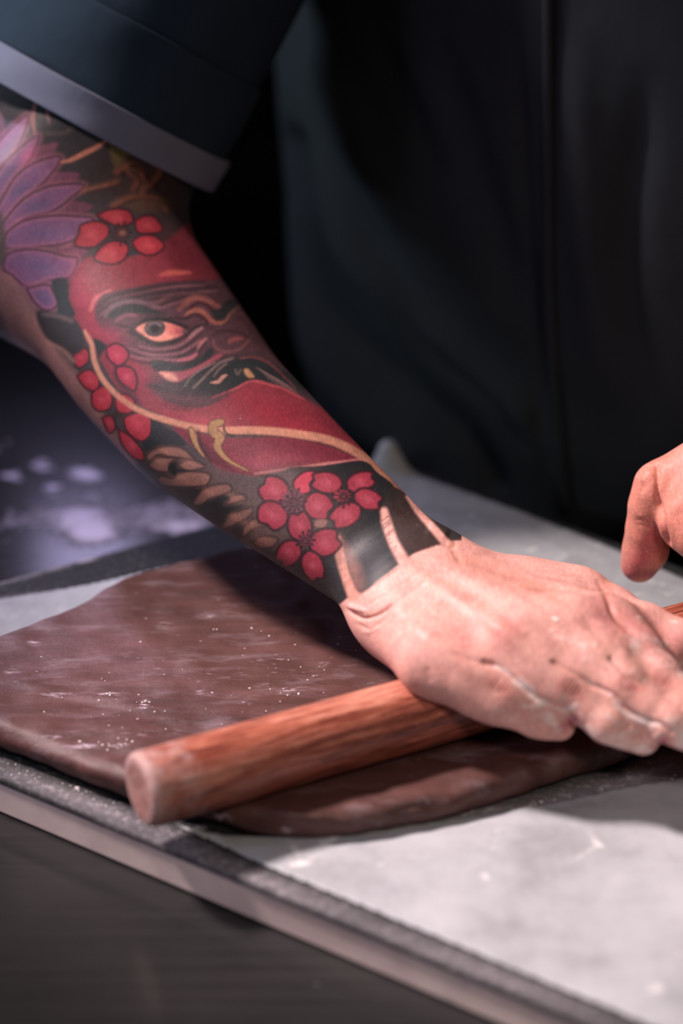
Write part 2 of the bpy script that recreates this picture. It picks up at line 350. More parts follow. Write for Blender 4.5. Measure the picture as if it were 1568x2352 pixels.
    for i in range(16):
        t = i / 16
        x0 = 1005 + rs.uniform(-20, 20); y0 = 1080 - t * 330
        k.stroke(G([(x0, y0), (x0 + 90, y0 - 40), (x0 + 190, y0 - 115)]), 2, (76, 76, 76), .35, 2)
        x1 = 790 + rs.uniform(-20, 20); y1 = 930 + t * 230
        k.stroke(G([(x1, y1), (x1 + 60, y1 - 10), (x1 + 130, y1 - 20)]), 2, (80, 78, 78), .3, 2)
    # ---- plum blossoms
    k.glow(G([(560, 600)])[0], 70, 90, 60, (98, 84, 80), .7); k.glow(G([(720, 690)])[0], 90, 80, 30, (92, 78, 76), .65)
    def blossom(c, petals_, core):
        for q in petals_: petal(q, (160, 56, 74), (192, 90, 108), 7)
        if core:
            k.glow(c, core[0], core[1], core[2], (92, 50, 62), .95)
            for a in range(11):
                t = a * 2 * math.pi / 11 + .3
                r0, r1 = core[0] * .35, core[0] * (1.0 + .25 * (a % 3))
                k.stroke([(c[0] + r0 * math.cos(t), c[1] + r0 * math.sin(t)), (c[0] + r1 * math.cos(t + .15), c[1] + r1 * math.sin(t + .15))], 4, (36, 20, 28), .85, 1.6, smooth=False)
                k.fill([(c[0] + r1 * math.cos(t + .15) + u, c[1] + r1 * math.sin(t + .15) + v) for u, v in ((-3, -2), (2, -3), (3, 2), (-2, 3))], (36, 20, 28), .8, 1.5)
    def ov(cx, cy, rx, ry, ang, notch=0.12):
        out = []
        ca, sa = math.cos(math.radians(ang)), math.sin(math.radians(ang))
        for i in range(12):
            t = i * math.pi / 6
            r = 1 - notch * (1.8 if i == 0 else 0) + (.05 if i in (1, 11) else 0)
            if 4 < i < 8: r *= .96
            u, v = 1.12 * rx * r * math.cos(t), 1.14 * ry * r * math.sin(t)
            out.append((cx + u * ca - v * sa, cy + u * sa + v * ca))
        return G(out)
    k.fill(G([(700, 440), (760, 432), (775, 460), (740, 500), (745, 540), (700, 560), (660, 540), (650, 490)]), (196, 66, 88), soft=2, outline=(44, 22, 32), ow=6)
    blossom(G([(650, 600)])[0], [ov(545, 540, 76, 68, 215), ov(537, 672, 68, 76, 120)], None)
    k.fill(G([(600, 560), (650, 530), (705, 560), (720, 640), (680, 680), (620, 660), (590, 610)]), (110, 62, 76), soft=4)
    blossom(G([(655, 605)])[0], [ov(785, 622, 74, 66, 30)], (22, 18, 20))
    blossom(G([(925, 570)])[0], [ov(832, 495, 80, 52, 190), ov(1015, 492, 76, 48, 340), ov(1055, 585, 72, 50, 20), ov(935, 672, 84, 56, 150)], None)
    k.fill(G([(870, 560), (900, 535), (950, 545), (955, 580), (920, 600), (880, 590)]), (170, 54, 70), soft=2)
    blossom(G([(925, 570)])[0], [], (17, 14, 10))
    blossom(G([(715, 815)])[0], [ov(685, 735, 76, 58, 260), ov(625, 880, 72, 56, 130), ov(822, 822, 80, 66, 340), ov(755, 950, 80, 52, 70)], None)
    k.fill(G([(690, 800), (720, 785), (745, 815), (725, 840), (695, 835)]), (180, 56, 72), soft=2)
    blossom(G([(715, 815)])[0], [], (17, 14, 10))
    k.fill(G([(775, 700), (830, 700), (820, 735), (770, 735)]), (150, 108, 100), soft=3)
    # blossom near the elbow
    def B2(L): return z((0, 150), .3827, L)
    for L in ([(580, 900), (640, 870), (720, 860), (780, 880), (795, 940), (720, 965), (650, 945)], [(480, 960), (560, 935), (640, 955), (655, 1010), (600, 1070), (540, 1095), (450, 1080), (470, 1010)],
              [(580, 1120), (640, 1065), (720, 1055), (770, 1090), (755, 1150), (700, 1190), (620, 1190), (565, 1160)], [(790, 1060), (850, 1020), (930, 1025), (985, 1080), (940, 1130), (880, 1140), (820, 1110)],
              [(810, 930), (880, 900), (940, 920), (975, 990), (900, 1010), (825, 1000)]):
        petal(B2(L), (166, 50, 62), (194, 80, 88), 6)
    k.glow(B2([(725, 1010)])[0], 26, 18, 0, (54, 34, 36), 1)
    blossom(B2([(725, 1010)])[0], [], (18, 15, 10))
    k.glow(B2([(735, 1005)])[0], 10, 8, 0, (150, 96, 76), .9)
    # dark leaf shapes between petals and doll
    k.fill(A([(310, 1300), (400, 1280), (415, 1400), (450, 1500), (360, 1500), (340, 1420)]), (38, 44, 46), soft=3)
    k.fill(D([(-40, 300), (100, 320), (190, 350), (240, 430), (240, 520), (180, 560), (90, 510), (0, 440)]), (48, 44, 46), soft=4)
    k.stroke(D([(0, 320), (90, 330), (170, 360)]), 8, (120, 98, 96), .6, 4)
    k.stroke(D([(20, 490), (110, 530), (180, 600)]), 9, (150, 112, 104), .7, 4)
    # healed ink lies under the skin: darkened, partly in place of weaker light on the forearm
    lum = s2l(SKIN)
    d = np.abs(k.c - lum).sum(-1, keepdims=True)
    m = np.clip(d / .12, 0, 1)
    return k.c * (1 - .33 * m) + .004 * m
# ------------------------------------------------------------------ helpers
def ray(px, py):
    u = (px - 784.0) / FPX; v = -(py - 1176.0) / FPX
    return np.array([u, CP + v * SP, -SP + v * CP])
def PZ(px, py, zz):            # point at height zz
    r = ray(px, py); t = (zz - CAM_H) / r[2]
    return np.array([0, 0, CAM_H]) + r * t
def PD(px, py, d):             # point at distance d along the axis
    return np.array([0, 0, CAM_H]) + ray(px, py) * d
def topx(P):
    q = P - np.array([0, 0, CAM_H])
    d = q[:, 1] * CP - q[:, 2] * SP
    v = q[:, 1] * SP + q[:, 2] * CP
    return 784 + FPX * q[:, 0] / d, 1176 - FPX * v / d, d
def lin(c): return tuple(float(x) for x in s2l(c)) + (1.0,)

def snoise(P, s, seed=0, n=7):
    """cheap smooth noise in about -1..1"""
    rs = np.random.RandomState(seed)
    out = np.zeros(len(P))
    for i in range(n):
        d = rs.normal(size=3); d /= np.linalg.norm(d)
        f = s * rs.uniform(.6, 1.7)
        out += np.sin(P @ (d * f) + rs.uniform(0, 6.28) + 1.3 * np.sin(P @ (rs.normal(size=3) * s * .35)))
    return out / (n ** .5 * 1.1)

def mesh_obj(name, V, F, mat, parent=None, smooth=True):
    me = bpy.data.meshes.new(name)
    V = np.asarray(V, np.float32)
    if isinstance(F, np.ndarray):
        me.vertices.add(len(V)); me.vertices.foreach_set('co', V.ravel())
        nf, k = F.shape
        me.loops.add(nf * k); me.loops.foreach_set('vertex_index', F.astype(np.int32).ravel())
        me.polygons.add(nf); me.polygons.foreach_set('loop_start', np.arange(0, nf * k, k, dtype=np.int32))
        me.update(calc_edges=True); me.validate()
    else:
        me.from_pydata([tuple(map(float, v)) for v in V], [], F); me.update()
    if smooth: me.polygons.foreach_set('use_smooth', [True] * len(me.polygons))
    me.materials.append(mat)
    o = bpy.data.objects.new(name, me); sc.collection.objects.link(o)
    if parent is not None: o.parent = parent
    return o
def tag(o, label=None, cat=None, group=None, kind=None):
    if label: o['label'] = label
    if cat: o['category'] = cat
    if group: o['group'] = group
    if kind: o['kind'] = kind
    return o
def empty(name, loc=(0, 0, 0)):
    o = bpy.data.objects.new(name, None); o.empty_display_size = .05; sc.collection.objects.link(o); o.location = loc
    return o
def reparent(o, parent):       # keep world place
    bpy.context.view_layer.update()
    o.parent = parent; o.matrix_parent_inverse = parent.matrix_world.inverted()

# ---- sparse surface nets -----------------------------------------
def nets(f, lo, hi, h, slack=1.3, N=16):
    lo = np.asarray(lo, float); hi = np.asarray(hi, float)
    nb = np.ceil((hi - lo) / (h * N)).astype(int)
    B = np.stack(np.meshgrid(*[np.arange(n) for n in nb], indexing='ij'), -1).reshape(-1, 3)
    cen = lo + (B + .5) * N * h
    rad = N * h * .5 * 1.7321
    act = np.zeros(len(B), bool)
    for i in range(0, len(B), 60000):
        act[i:i + 60000] = np.abs(f(cen[i:i + 60000])) < rad * slack
    B = B[act]
    g = np.arange(N + 1)
    G = np.stack(np.meshgrid(g, g, g, indexing='ij'), -1).reshape(-1, 3)
    M = 1 << 20
    def key(I): return (I[:, 0] * M + I[:, 1]) * M + I[:, 2]
    VK, VP, QA, QS = [], [], [], []
    step = 24
    corners = np.array([[0,0,0],[1,0,0],[0,1,0],[1,1,0],[0,0,1],[1,0,1],[0,1,1],[1,1,1]])
    edges = [(0,1),(2,3),(4,5),(6,7),(0,2),(1,3),(4,6),(5,7),(0,4),(1,5),(2,6),(3,7)]
    for b in B:
        base = b * N
        val = f(lo + (base + G) * h).reshape(N + 1, N + 1, N + 1)
        if val.min() > 0 or val.max() < 0: continue
        s = val < 0
        c = s[:-1,:-1,:-1].astype(np.int8)
        tot = sum(s[i:N + i, j:N + j, k:N + k].astype(np.int8) for i, j, k in corners)
        a = np.argwhere((tot > 0) & (tot < 8))
        if len(a) == 0: continue
        cv = np.stack([val[a[:,0]+i, a[:,1]+j, a[:,2]+k] for i, j, k in corners], 1)
        acc = np.zeros((len(a), 3)); cnt = np.zeros(len(a))
        for e0, e1 in edges:
            v0, v1 = cv[:, e0], cv[:, e1]
            m = (v0 < 0) != (v1 < 0)
            t = np.where(m, v0 / np.where(m, v0 - v1, 1), 0)
            p = corners[e0] + t[:, None] * (corners[e1] - corners[e0])
            acc += p * m[:, None]; cnt += m
        VK.append(key(base + a)); VP.append(lo + (base + a + acc / cnt[:, None]) * h)
        for ax in range(3):
            sl0 = [slice(0, N)] * 3; sl1 = [slice(0, N)] * 3; sl1[ax] = slice(1, N + 1)
            x = s[tuple(sl0)]; y = s[tuple(sl1)]
            e = np.argwhere(x != y)
            if len(e) == 0: continue
            QA.append(np.column_stack([base + e, np.full(len(e), ax)])); QS.append(x[e[:,0], e[:,1], e[:,2]])
    VK = np.concatenate(VK); VP = np.concatenate(VP); o = np.argsort(VK); VK = VK[o]; VP = VP[o]
    QA = np.concatenate(QA); QS = np.concatenate(QS)
    Fs = []
    for ax in range(3):
        m = QA[:, 3] == ax
        I = QA[m, :3]; s = QS[m]
        u, v = np.eye(3, dtype=int)[(ax + 1) % 3], np.eye(3, dtype=int)[(ax + 2) % 3]
        idx = []; ok = np.ones(len(I), bool)
        for d in (0 * u, -u, -u - v, -v):
            k = key(I + d); j = np.searchsorted(VK, k); j = np.minimum(j, len(VK) - 1)
            ok &= VK[j] == k; idx.append(j)
        Q = np.stack(idx, 1)
        Q[~s] = Q[~s][:, ::-1]
        Fs.append(Q[ok])
    return VP, np.concatenate(Fs)

def smin(a, b, k):
    hh = np.maximum(k - np.abs(a - b), 0) / k
    return np.minimum(a, b) - hh * hh * k * .25
CUT = [.02]
class Cap:
    """tapered capsule, optionally flattened along n"""
    def __init__(s, a, b, ra, rb, n=None, q=1.0):
        s.a, s.b, s.ra, s.rb = np.asarray(a, float), np.asarray(b, float), ra, rb
        s.c = (s.a + s.b) / 2; s.R = np.linalg.norm(s.a - s.b) / 2 + max(ra, rb)
        s.n = None if n is None else np.asarray(n, float) / np.linalg.norm(n); s.q = q
    def __call__(s, P, c, r):
        lbd = np.linalg.norm(s.c - c) - s.R - r
        if lbd > CUT[0]: return None
        w = P - s.a; ab = s.b - s.a
        if s.n is not None:
            k = 1.0 / s.q - 1
            w = w + np.outer(w @ s.n, s.n) * k; ab = ab + s.n * (ab @ s.n) * k
        t = np.clip((w @ ab) / (ab @ ab + 1e-12), 0, 1)
        d = np.sqrt(((w - t[:, None] * ab) ** 2).sum(1)) - (s.ra + (s.rb - s.ra) * t)
        return d
def union(prims, P, c, r, k, d0=None):
    d = d0
    for p in prims:
        v = p(P, c, r) if not isinstance(p, list) else p
        if v is None: continue
        d = v if d is None else (smin(d, v, k) if k > 0 else np.minimum(d, v))
    return d

def seg_dist(X, Y, pts):
    q = np.asarray(pts, float); best = np.full(X.shape, 1e9); tt = np.zeros(X.shape)
    n = len(q) - 1
    for i in range(n):
        ax, ay = q[i]; dx, dy = q[i + 1] - q[i]
        t = np.clip(((X - ax) * dx + (Y - ay) * dy) / (dx * dx + dy * dy + 1e-9), 0, 1)
        d = np.hypot(X - ax - t * dx, Y - ay - t * dy)
        m = d < best; best[m] = d[m]; tt[m] = (i + t[m]) / n
    return best, tt
def relief(V, Nn, strokes, facing=0.05):
    """push the surface along its normal in soft ridges (+) and creases (-) : (points, width, height in mm, taper)"""
    X, Y, _ = topx(V)
    view = V - np.array([0, 0, CAM_H]); view /= np.linalg.norm(view, axis=1)[:, None]
    face = np.clip((-(view * Nn).sum(1) - facing) * 4, 0, 1)
    H = np.zeros(len(V))
    for st in strokes:
        pts, wd, mm = st[:3]
        q = cr(pts, n=5) if len(pts) > 2 else np.asarray(pts, float)
        m = (X > q[:,0].min() - 3*wd) & (X < q[:,0].max() + 3*wd) & (Y > q[:,1].min() - 3*wd) & (Y < q[:,1].max() + 3*wd)
        if not m.any(): continue
        d, t = seg_dist(X[m], Y[m], q)
        e = np.clip(np.minimum(t, 1 - t) * 5, 0, 1) if len(st) < 4 else np.ones(len(t))
        H[m] += mm * .001 * np.exp(-(d / wd) ** 2) * (.25 + .75 * e)
    return V + Nn * (H * face)[:, None]
def normals(V, F):
    a = V[F[:, 2]] - V[F[:, 0]]; b = V[F[:, 3]] - V[F[:, 1]]
    n = np.cross(a, b); out = np.zeros_like(V)
    for j in range(4): 
        for ax in range(3): out[:, ax] += np.bincount(F[:, j], n[:, ax], len(V))
    return out / (np.linalg.norm(out, axis=1)[:, None] + 1e-12)

# ---- node materials
class NT:
    def __init__(s, name):
        s.m = bpy.data.materials.new(name); s.m.use_nodes = True; s.t = s.m.node_tree
        s.b = s.t.nodes['Principled BSDF']
    def n(s, typ, **kw):
        nd = s.t.nodes.new(typ)
        for k, v in kw.items():
            if k in nd.inputs: nd.inputs[k].default_value = v
            else: setattr(nd, k, v)
        return nd
    def l(s, a, b): s.t.links.new(a, b)
    def coord(s, out='Object', scale=None, rot=None):
        tc = s.n('ShaderNodeTexCoord'); o = tc.outputs[out]
        if scale is not None or rot is not None:
            mp = s.n('ShaderNodeMapping')
            if scale is not None: mp.inputs['Scale'].default_value = scale
            if rot is not None: mp.inputs['Rotation'].default_value = rot
            s.l(o, mp.inputs['Vector']); o = mp.outputs[0]
        return o
    def noise(s, vec, sc_, det=4, rough=.55, dist=0):
        nd = s.n('ShaderNodeTexNoise'); nd.inputs['Scale'].default_value = sc_; nd.inputs['Detail'].default_value = det
        nd.inputs['Roughness'].default_value = rough; nd.inputs['Distortion'].default_value = dist
        s.l(vec, nd.inputs['Vector']); return nd.outputs[0]
    def ramp(s, fac, stops):
        r = s.n('ShaderNodeValToRGB'); e = r.color_ramp.elements
        while len(e) < len(stops): e.new(.5)
        for i, (p, c) in enumerate(stops):
            e[i].position = p; e[i].color = c if len(c) == 4 else tuple(c) + (1,)
        s.l(fac, r.inputs[0]); return r.outputs[0]
    def rng(s, fac, a, b, c=0., d=1.):
        r = s.n('ShaderNodeMapRange'); r.inputs[1].default_value = a; r.inputs[2].default_value = b
        r.inputs[3].default_value = c; r.inputs[4].default_value = d; s.l(fac, r.inputs[0]); return r.outputs[0]
    def mix(s, fac, a, b, mode='MIX'):
        m = s.n('ShaderNodeMix'); m.data_type = 'RGBA'; m.blend_type = mode
        for v, i in ((fac, 0), (a, 6), (b, 7)):
            if hasattr(v, 'links'): s.l(v, m.inputs[i])
            else: m.inputs[i].default_value = v
        return m.outputs[2]
    def math(s, op, a, b=0.):
        m = s.n('ShaderNodeMath'); m.operation = op
        for v, i in ((a, 0), (b, 1)):
            if hasattr(v, 'links'): s.l(v, m.inputs[i])
            else: m.inputs[i].default_value = v
        return m.outputs[0]
    def bump(s, hgt, strength, dist, prev=None):
        b = s.n('ShaderNodeBump'); b.inputs['Strength'].default_value = strength; b.inputs['Distance'].default_value = dist
        s.l(hgt, b.inputs['Height'])
        if prev is not None: s.l(prev, b.inputs['Normal'])
        return b.outputs[0]
    def done(s, col=None, rough=None, nrm=None, **kw):
        for v, k in ((col, 'Base Color'), (rough, 'Roughness'), (nrm, 'Normal')):
            if v is None: continue
            if hasattr(v, 'links'): s.l(v, s.b.inputs[k])
            else: s.b.inputs[k].default_value = v
        for k, v in kw.items(): s.b.inputs[k.replace('_', ' ')].default_value = v
        return s.m
W1 = (1, 1, 1, 1)
# ------------------------------------------------------------------ materials
def vcol(t, name):
    a = t.n('ShaderNodeAttribute'); a.attribute_name = name; return a
def mat_skin():
    t = NT('skin'); c = t.coord()
    ink = vcol(t, 'ink').outputs['Color']
    mot = t.noise(c, 90, 5, .65)
    col = t.mix(1.0, ink, t.ramp(mot, [(0.3, (.82, .74, .74)), (.5, (1, 1, 1)), (.7, (1.12, 1.03, 1.0))]), 'MULTIPLY')
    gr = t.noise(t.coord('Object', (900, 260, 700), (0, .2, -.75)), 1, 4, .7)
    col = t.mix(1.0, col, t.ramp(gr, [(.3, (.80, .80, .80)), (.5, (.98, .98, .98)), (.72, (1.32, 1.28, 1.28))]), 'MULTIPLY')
    fl = vcol(t, 'flour').outputs['Fac']
    fn = t.noise(c, 420, 5, .7); fn2 = t.noise(c, 140, 3, .6)
    msk = t.rng(t.math('ADD', t.math('MULTIPLY', fl, 1.0), t.math('MULTIPLY', t.math('SUBTRACT', t.math('ADD', fn, fn2), 1.0), 1.6)), .30, 1.15)
    msk = t.math('MULTIPLY', msk, t.rng(fl, .02, .2))
    col = t.mix(msk, col, lin((232, 214, 208)))
    # pores, hair-fine creases across the skin
    cell = t.n('ShaderNodeTexVoronoi'); cell.feature = 'DISTANCE_TO_EDGE'; cell.inputs['Scale'].default_value = 750
    mp = t.n('ShaderNodeMapping'); mp.inputs['Rotation'].default_value = (0, 0, .7); mp.inputs['Scale'].default_value = (.45, 1.5, 1)
    t.l(c, mp.inputs['Vector']); t.l(mp.outputs[0], cell.inputs['Vector'])
    b1 = t.bump(t.rng(cell.outputs['Distance'], 0, .12), .09, .0003)
    b2 = t.bump(t.noise(c, 260, 4, .6), .2, .0006, b1)
    b3 = t.bump(msk, .6, .0006, b2)
    rg = t.rng(msk, 0, 1, .50, .92)
    m = t.done(col, rg, b3)
    t.b.inputs['Subsurface Weight'].default_value = .12
    t.b.inputs['Subsurface Radius'].default_value = (1, .35, .2)
    t.b.inputs['Subsurface Scale'].default_value = .003
    t.b.inputs['Specular IOR Level'].default_value = .28
    return m
def mat_dough():
    t = NT('chocolate_dough'); c = t.coord()
    n1 = t.noise(c, 14, 5, .6, .4); st = t.noise(t.coord('Object', (22, 120, 60), (0, 0, -.35)), 1, 5, .65)
    col = t.ramp(t.math('ADD', t.math('MULTIPLY', n1, .5), t.math('MULTIPLY', st, .5)), [(.35, lin((62, 36, 31))), (.5, lin((80, 49, 44))), (.66, lin((96, 62, 58)))])
    big = t.noise(c, 26, 3, .5); f1 = t.noise(t.coord('Object', (130, 420, 300), (0, 0, -.4)), 1, 3, .6)
    fm = t.math('MULTIPLY', t.rng(f1, .66, .78), t.rng(big, .5, .66))
    vo = t.n('ShaderNodeTexVoronoi'); vo.inputs['Scale'].default_value = 120; t.l(c, vo.inputs['Vector'])
    pk = t.math('MULTIPLY', t.rng(vo.outputs['Distance'], .10, .05), t.rng(t.noise(c, 35, 2), .52, .6))
    fm = t.math('MAXIMUM', fm, pk)
    smear = t.math('MULTIPLY', t.rng(t.noise(t.coord('Object', (30, 90, 60), (0, 0, -.3)), 1, 4, .7), .52, .8), .2)
    fl = vcol(t, 'flour').outputs['Fac']
    hand = t.math('MULTIPLY', fl, t.rng(t.noise(t.coord('Object', (160, 520, 300), (0, 0, -.35)), 1, 4, .7), .47, .66))
    fm = t.math('MAXIMUM', t.math('MAXIMUM', fm, smear), hand)
    col = t.mix(fm, col, lin((205, 188, 200)))
    b = t.bump(st, .35, .0012); b = t.bump(t.noise(c, 180, 5, .65), .45, .0009, b); b = t.bump(fm, .4, .0006, b)
    return t.done(col, t.rng(fm, 0, 1, .56, .9), b)
def mat_wood():
    t = NT('red_hardwood'); c = t.coord('Object', (1, 1, .10)); c0 = t.coord()
    g = t.noise(c, 400, 6, .7, .05); big = t.noise(t.coord('Object', (1, 1, .08)), 60, 3, .5)
    col = t.ramp(t.math('ADD', t.math('MULTIPLY', g, .6), t.math('MULTIPLY', big, .4)), [(.38, lin((80, 34, 26))), (.46, lin((126, 62, 46))), (.54, lin((164, 94, 74))), (.63, lin((200, 138, 118)))])
    pore = t.rng(t.noise(t.coord('Object', (1, 1, .07)), 620, 3, .6), .56, .66)
    col = t.mix(t.math('MULTIPLY', pore, .65), col, lin((70, 28, 22)))
    fl = vcol(t, 'flour').outputs['Fac']
    m = t.rng(t.math('ADD', fl, t.math('MULTIPLY', t.math('SUBTRACT', t.noise(c0, 190, 5, .7), .5), 1.1)), .42, .95)
    sp = t.math('MULTIPLY', t.rng(t.noise(c0, 700, 2, .5), .70, .74), .5)
    m = t.math('MAXIMUM', t.math('MULTIPLY', m, .86), sp)
    col = t.mix(m, col, lin((190, 160, 156)))
    b = t.bump(g, .25, .0005); b = t.bump(m, .3, .0005, b)
    return t.done(col, t.rng(m, 0, 1, .42, .9), b)
def mat_paper(name, base, seed):
    t = NT(name); c = t.coord()
    n = t.noise(c, 18 + seed, 4, .6, .5); n2 = t.noise(c, 60, 5, .7)
    col = t.ramp(t.math('ADD', t.math('MULTIPLY', n, .6), t.math('MULTIPLY', n2, .4)), [(.36, tuple(x * .74 for x in base[:3])), (.5, base[:3]), (.64, tuple(min(x * 1.16, .9) for x in base[:3]))])
    fm = t.math('MULTIPLY', t.rng(t.noise(c, 38, 3, .6, .8), .64, .74), t.rng(t.noise(c, 160, 3), .40, .6))
    col = t.mix(fm, col, (.86, .84, .82, 1))
    b = t.bump(n, .35, .003); b = t.bump(n2, .3, .001, b)
    return t.done(col, .62, b)
def mat_granite():
    t = NT('black_stone_laminate'); c = t.coord()
    g = t.noise(c, 420, 4, .75); 
    col = t.ramp(g, [(.42, lin((11, 15, 15))), (.56, lin((22, 27, 27))), (.63, lin((70, 74, 70))), (.74, lin((120, 120, 112)))])
    fl = t.rng(t.noise(t.coord('Object', (60, 200, 100), (0, 0, .3)), 1, 5, .75), .50, .72)
    f2 = vcol(t, 'flour').outputs['Fac']
    m = t.math('MULTIPLY', t.math('ADD', t.math('ADD', t.math('MULTIPLY', fl, .30), .36), t.math('MULTIPLY', t.rng(t.noise(c, 300, 4, .7), .52, .68), .6)), f2)
    col = t.mix(t.math('MINIMUM', m, .9), col, lin((200, 194, 200)))
    b = t.bump(m, .4, .0006)
    return t.done(col, .6, b, Specular_IOR_Level=.2)
def mat_edge():
    t = NT('pale_edge_band'); c = t.coord()
    n = t.noise(c, 30, 4, .6)
    col = t.ramp(n, [(.35, lin((212, 194, 188))), (.6, lin((232, 216, 208)))])
    sp = t.rng(t.noise(t.coord('Object', (1, 1, .6)), 75, 2, .4), .68, .76)
    col = t.mix(t.math('MULTIPLY', sp, .6), col, lin((120, 84, 86)))
    col = t.mix(t.math('MULTIPLY', t.rng(t.noise(c, 600, 2), .7, .74), .5), col, lin((90, 66, 60)))
    return t.done(col, .5, t.bump(n, .2, .001))
def mat_steel():
    t = NT('dark_brushed_steel'); c = t.coord(); cs = t.coord('Object', (8, 300, 1), (0, 0, .7))
    g = t.noise(cs, 1, 3, .6); n = t.noise(c, 6, 4, .6)
    col = t.ramp(t.math('ADD', t.math('MULTIPLY', g, .4), t.math('MULTIPLY', n, .6)), [(.35, lin((34, 34, 34))), (.65, lin((50, 49, 49)))])
    f2 = vcol(t, 'flour').outputs['Fac']
    fn = t.noise(c, 48, 5, .65, .5); fine = t.noise(c, 300, 3, .6)
    m = t.rng(t.math('ADD', f2, t.math('MULTIPLY', t.math('SUBTRACT', t.math('ADD', t.math('MULTIPLY', fn, .7), t.math('MULTIPLY', fine, .3)), .5), 2.2)), .45, 1.2)
    sp = t.n('ShaderNodeTexVoronoi'); sp.inputs['Scale'].default_value = 60; t.l(c, sp.inputs['Vector'])
    dots = t.math('MULTIPLY', t.rng(sp.outputs['Distance'], .10, .05), t.rng(t.noise(c, 14, 2), .56, .6))
    m = t.math('MAXIMUM', t.math('MULTIPLY', m, .95), t.math('MULTIPLY', dots, .8))
    col = t.mix(m, col, lin((214, 206, 222)))
    b = t.bump(g, .06, .0005); b = t.bump(m, .3, .001, b)
    return t.done(col, t.rng(m, 0, 1, .17, .9), b, Specular_IOR_Level=.22)
def mat_cloth(name, lo_, hi_, scl=900, rough=.9, rot=.5):
    t = NT(name); c = t.coord()
    wv = t.n('ShaderNodeTexWave'); wv.wave_type = 'BANDS'; wv.inputs['Scale'].default_value = scl; wv.inputs['Distortion'].default_value = 1.5
    wv.inputs['Detail'].default_value = 2
    mp = t.n('ShaderNodeMapping'); mp.inputs['Rotation'].default_value = (.3, .6, rot); t.l(c, mp.inputs['Vector']); t.l(mp.outputs[0], wv.inputs['Vector'])
    n = t.noise(c, 30, 4, .6)
    col = t.mix(t.math('ADD', t.math('MULTIPLY', wv.outputs['Fac'], .45), t.math('MULTIPLY', n, .55)), lin(lo_), lin(hi_))
    b = t.bump(wv.outputs['Fac'], .4, .0005); b = t.bump(n, .3, .003, b)
    return t.done(col, rough, b, Specular_IOR_Level=.15)
def mat_plain(name, a, b_, rough=.8, s=3):
    t = NT(name); c = t.coord(); n = t.noise(c, s, 4, .6)
    return t.done(t.mix(n, lin(a), lin(b_)), rough, t.bump(n, .2, .002))
M_skin = mat_skin(); M_dough = mat_dough(); M_wood = mat_wood()
M_paper = mat_paper('baking_paper', lin((164, 168, 172)), 0); M_paper2 = mat_paper('greaseproof_paper', lin((146, 151, 153)), 5)
M_stone = mat_granite(); M_edge = mat_edge(); M_steel = mat_steel()
M_jacket = mat_cloth('black_twill', (24, 27, 30), (46, 50, 54)); M_sleeve = mat_cloth('navy_twill', (22, 33, 42), (46, 64, 78), 1100)
M_cuff = mat_cloth('grey_blue_twill', (92, 99, 116), (126, 132, 150), 1100)
M_wall = mat_plain('dark_painted_wall', (26, 27, 24), (38, 38, 34)); M_floor = mat_plain('dark_floor', (34, 33, 30), (52, 50, 46), .6)

def set_attr(o, name, vals):
    a = o.data.attributes.new(name, 'FLOAT', 'POINT'); a.data.foreach_set('value', np.asarray(vals, np.float32))
def set_col(o, name, vals):
    a = o.data.attributes.new(name, 'FLOAT_COLOR', 'POINT')
    v = np.ones((len(vals), 4), np.float32); v[:, :3] = vals; a.data.foreach_set('color', v.ravel())
# ------------------------------------------------------------------ setting: floor and walls of a dim kitchen
def box(name, lo, hi, mat, parent=None, bev=0):
    bm = bmesh.new(); bmesh.ops.create_cube(bm, size=1)
    lo, hi = np.array(lo, float), np.array(hi, float)
    for v in bm.verts: v.co = Vector(((lo + hi) / 2 + np.array(v.co) * (hi - lo)))
    if bev: bmesh.ops.bevel(bm, geom=list(bm.edges), offset=bev, segments=2, affect='EDGES')
    me = bpy.data.meshes.new(name); bm.to_mesh(me); bm.free(); me.materials.append(mat)
    o = bpy.data.objects.new(name, me); sc.collection.objects.link(o)
    if parent is not None: o.parent = parent
    return o
tag(box('floor', (-3, -1.5, -.92), (3, 4.2, -.90), M_floor), kind='structure')
tag(box('wall_back', (-3, 4.2, -.92), (3, 4.3, 2.0), M_wall), kind='structure')
tag(box('wall_left', (-3.1, -1.5, -.92), (-3, 4.3, 2.0), M_wall), kind='structure')
for i, (x0, x1) in enumerate(((-3, 3),)):
    tag(box('baseboard_back', (x0, 4.18, -.90), (x1, 4.2, -.80), M_floor), kind='structure')

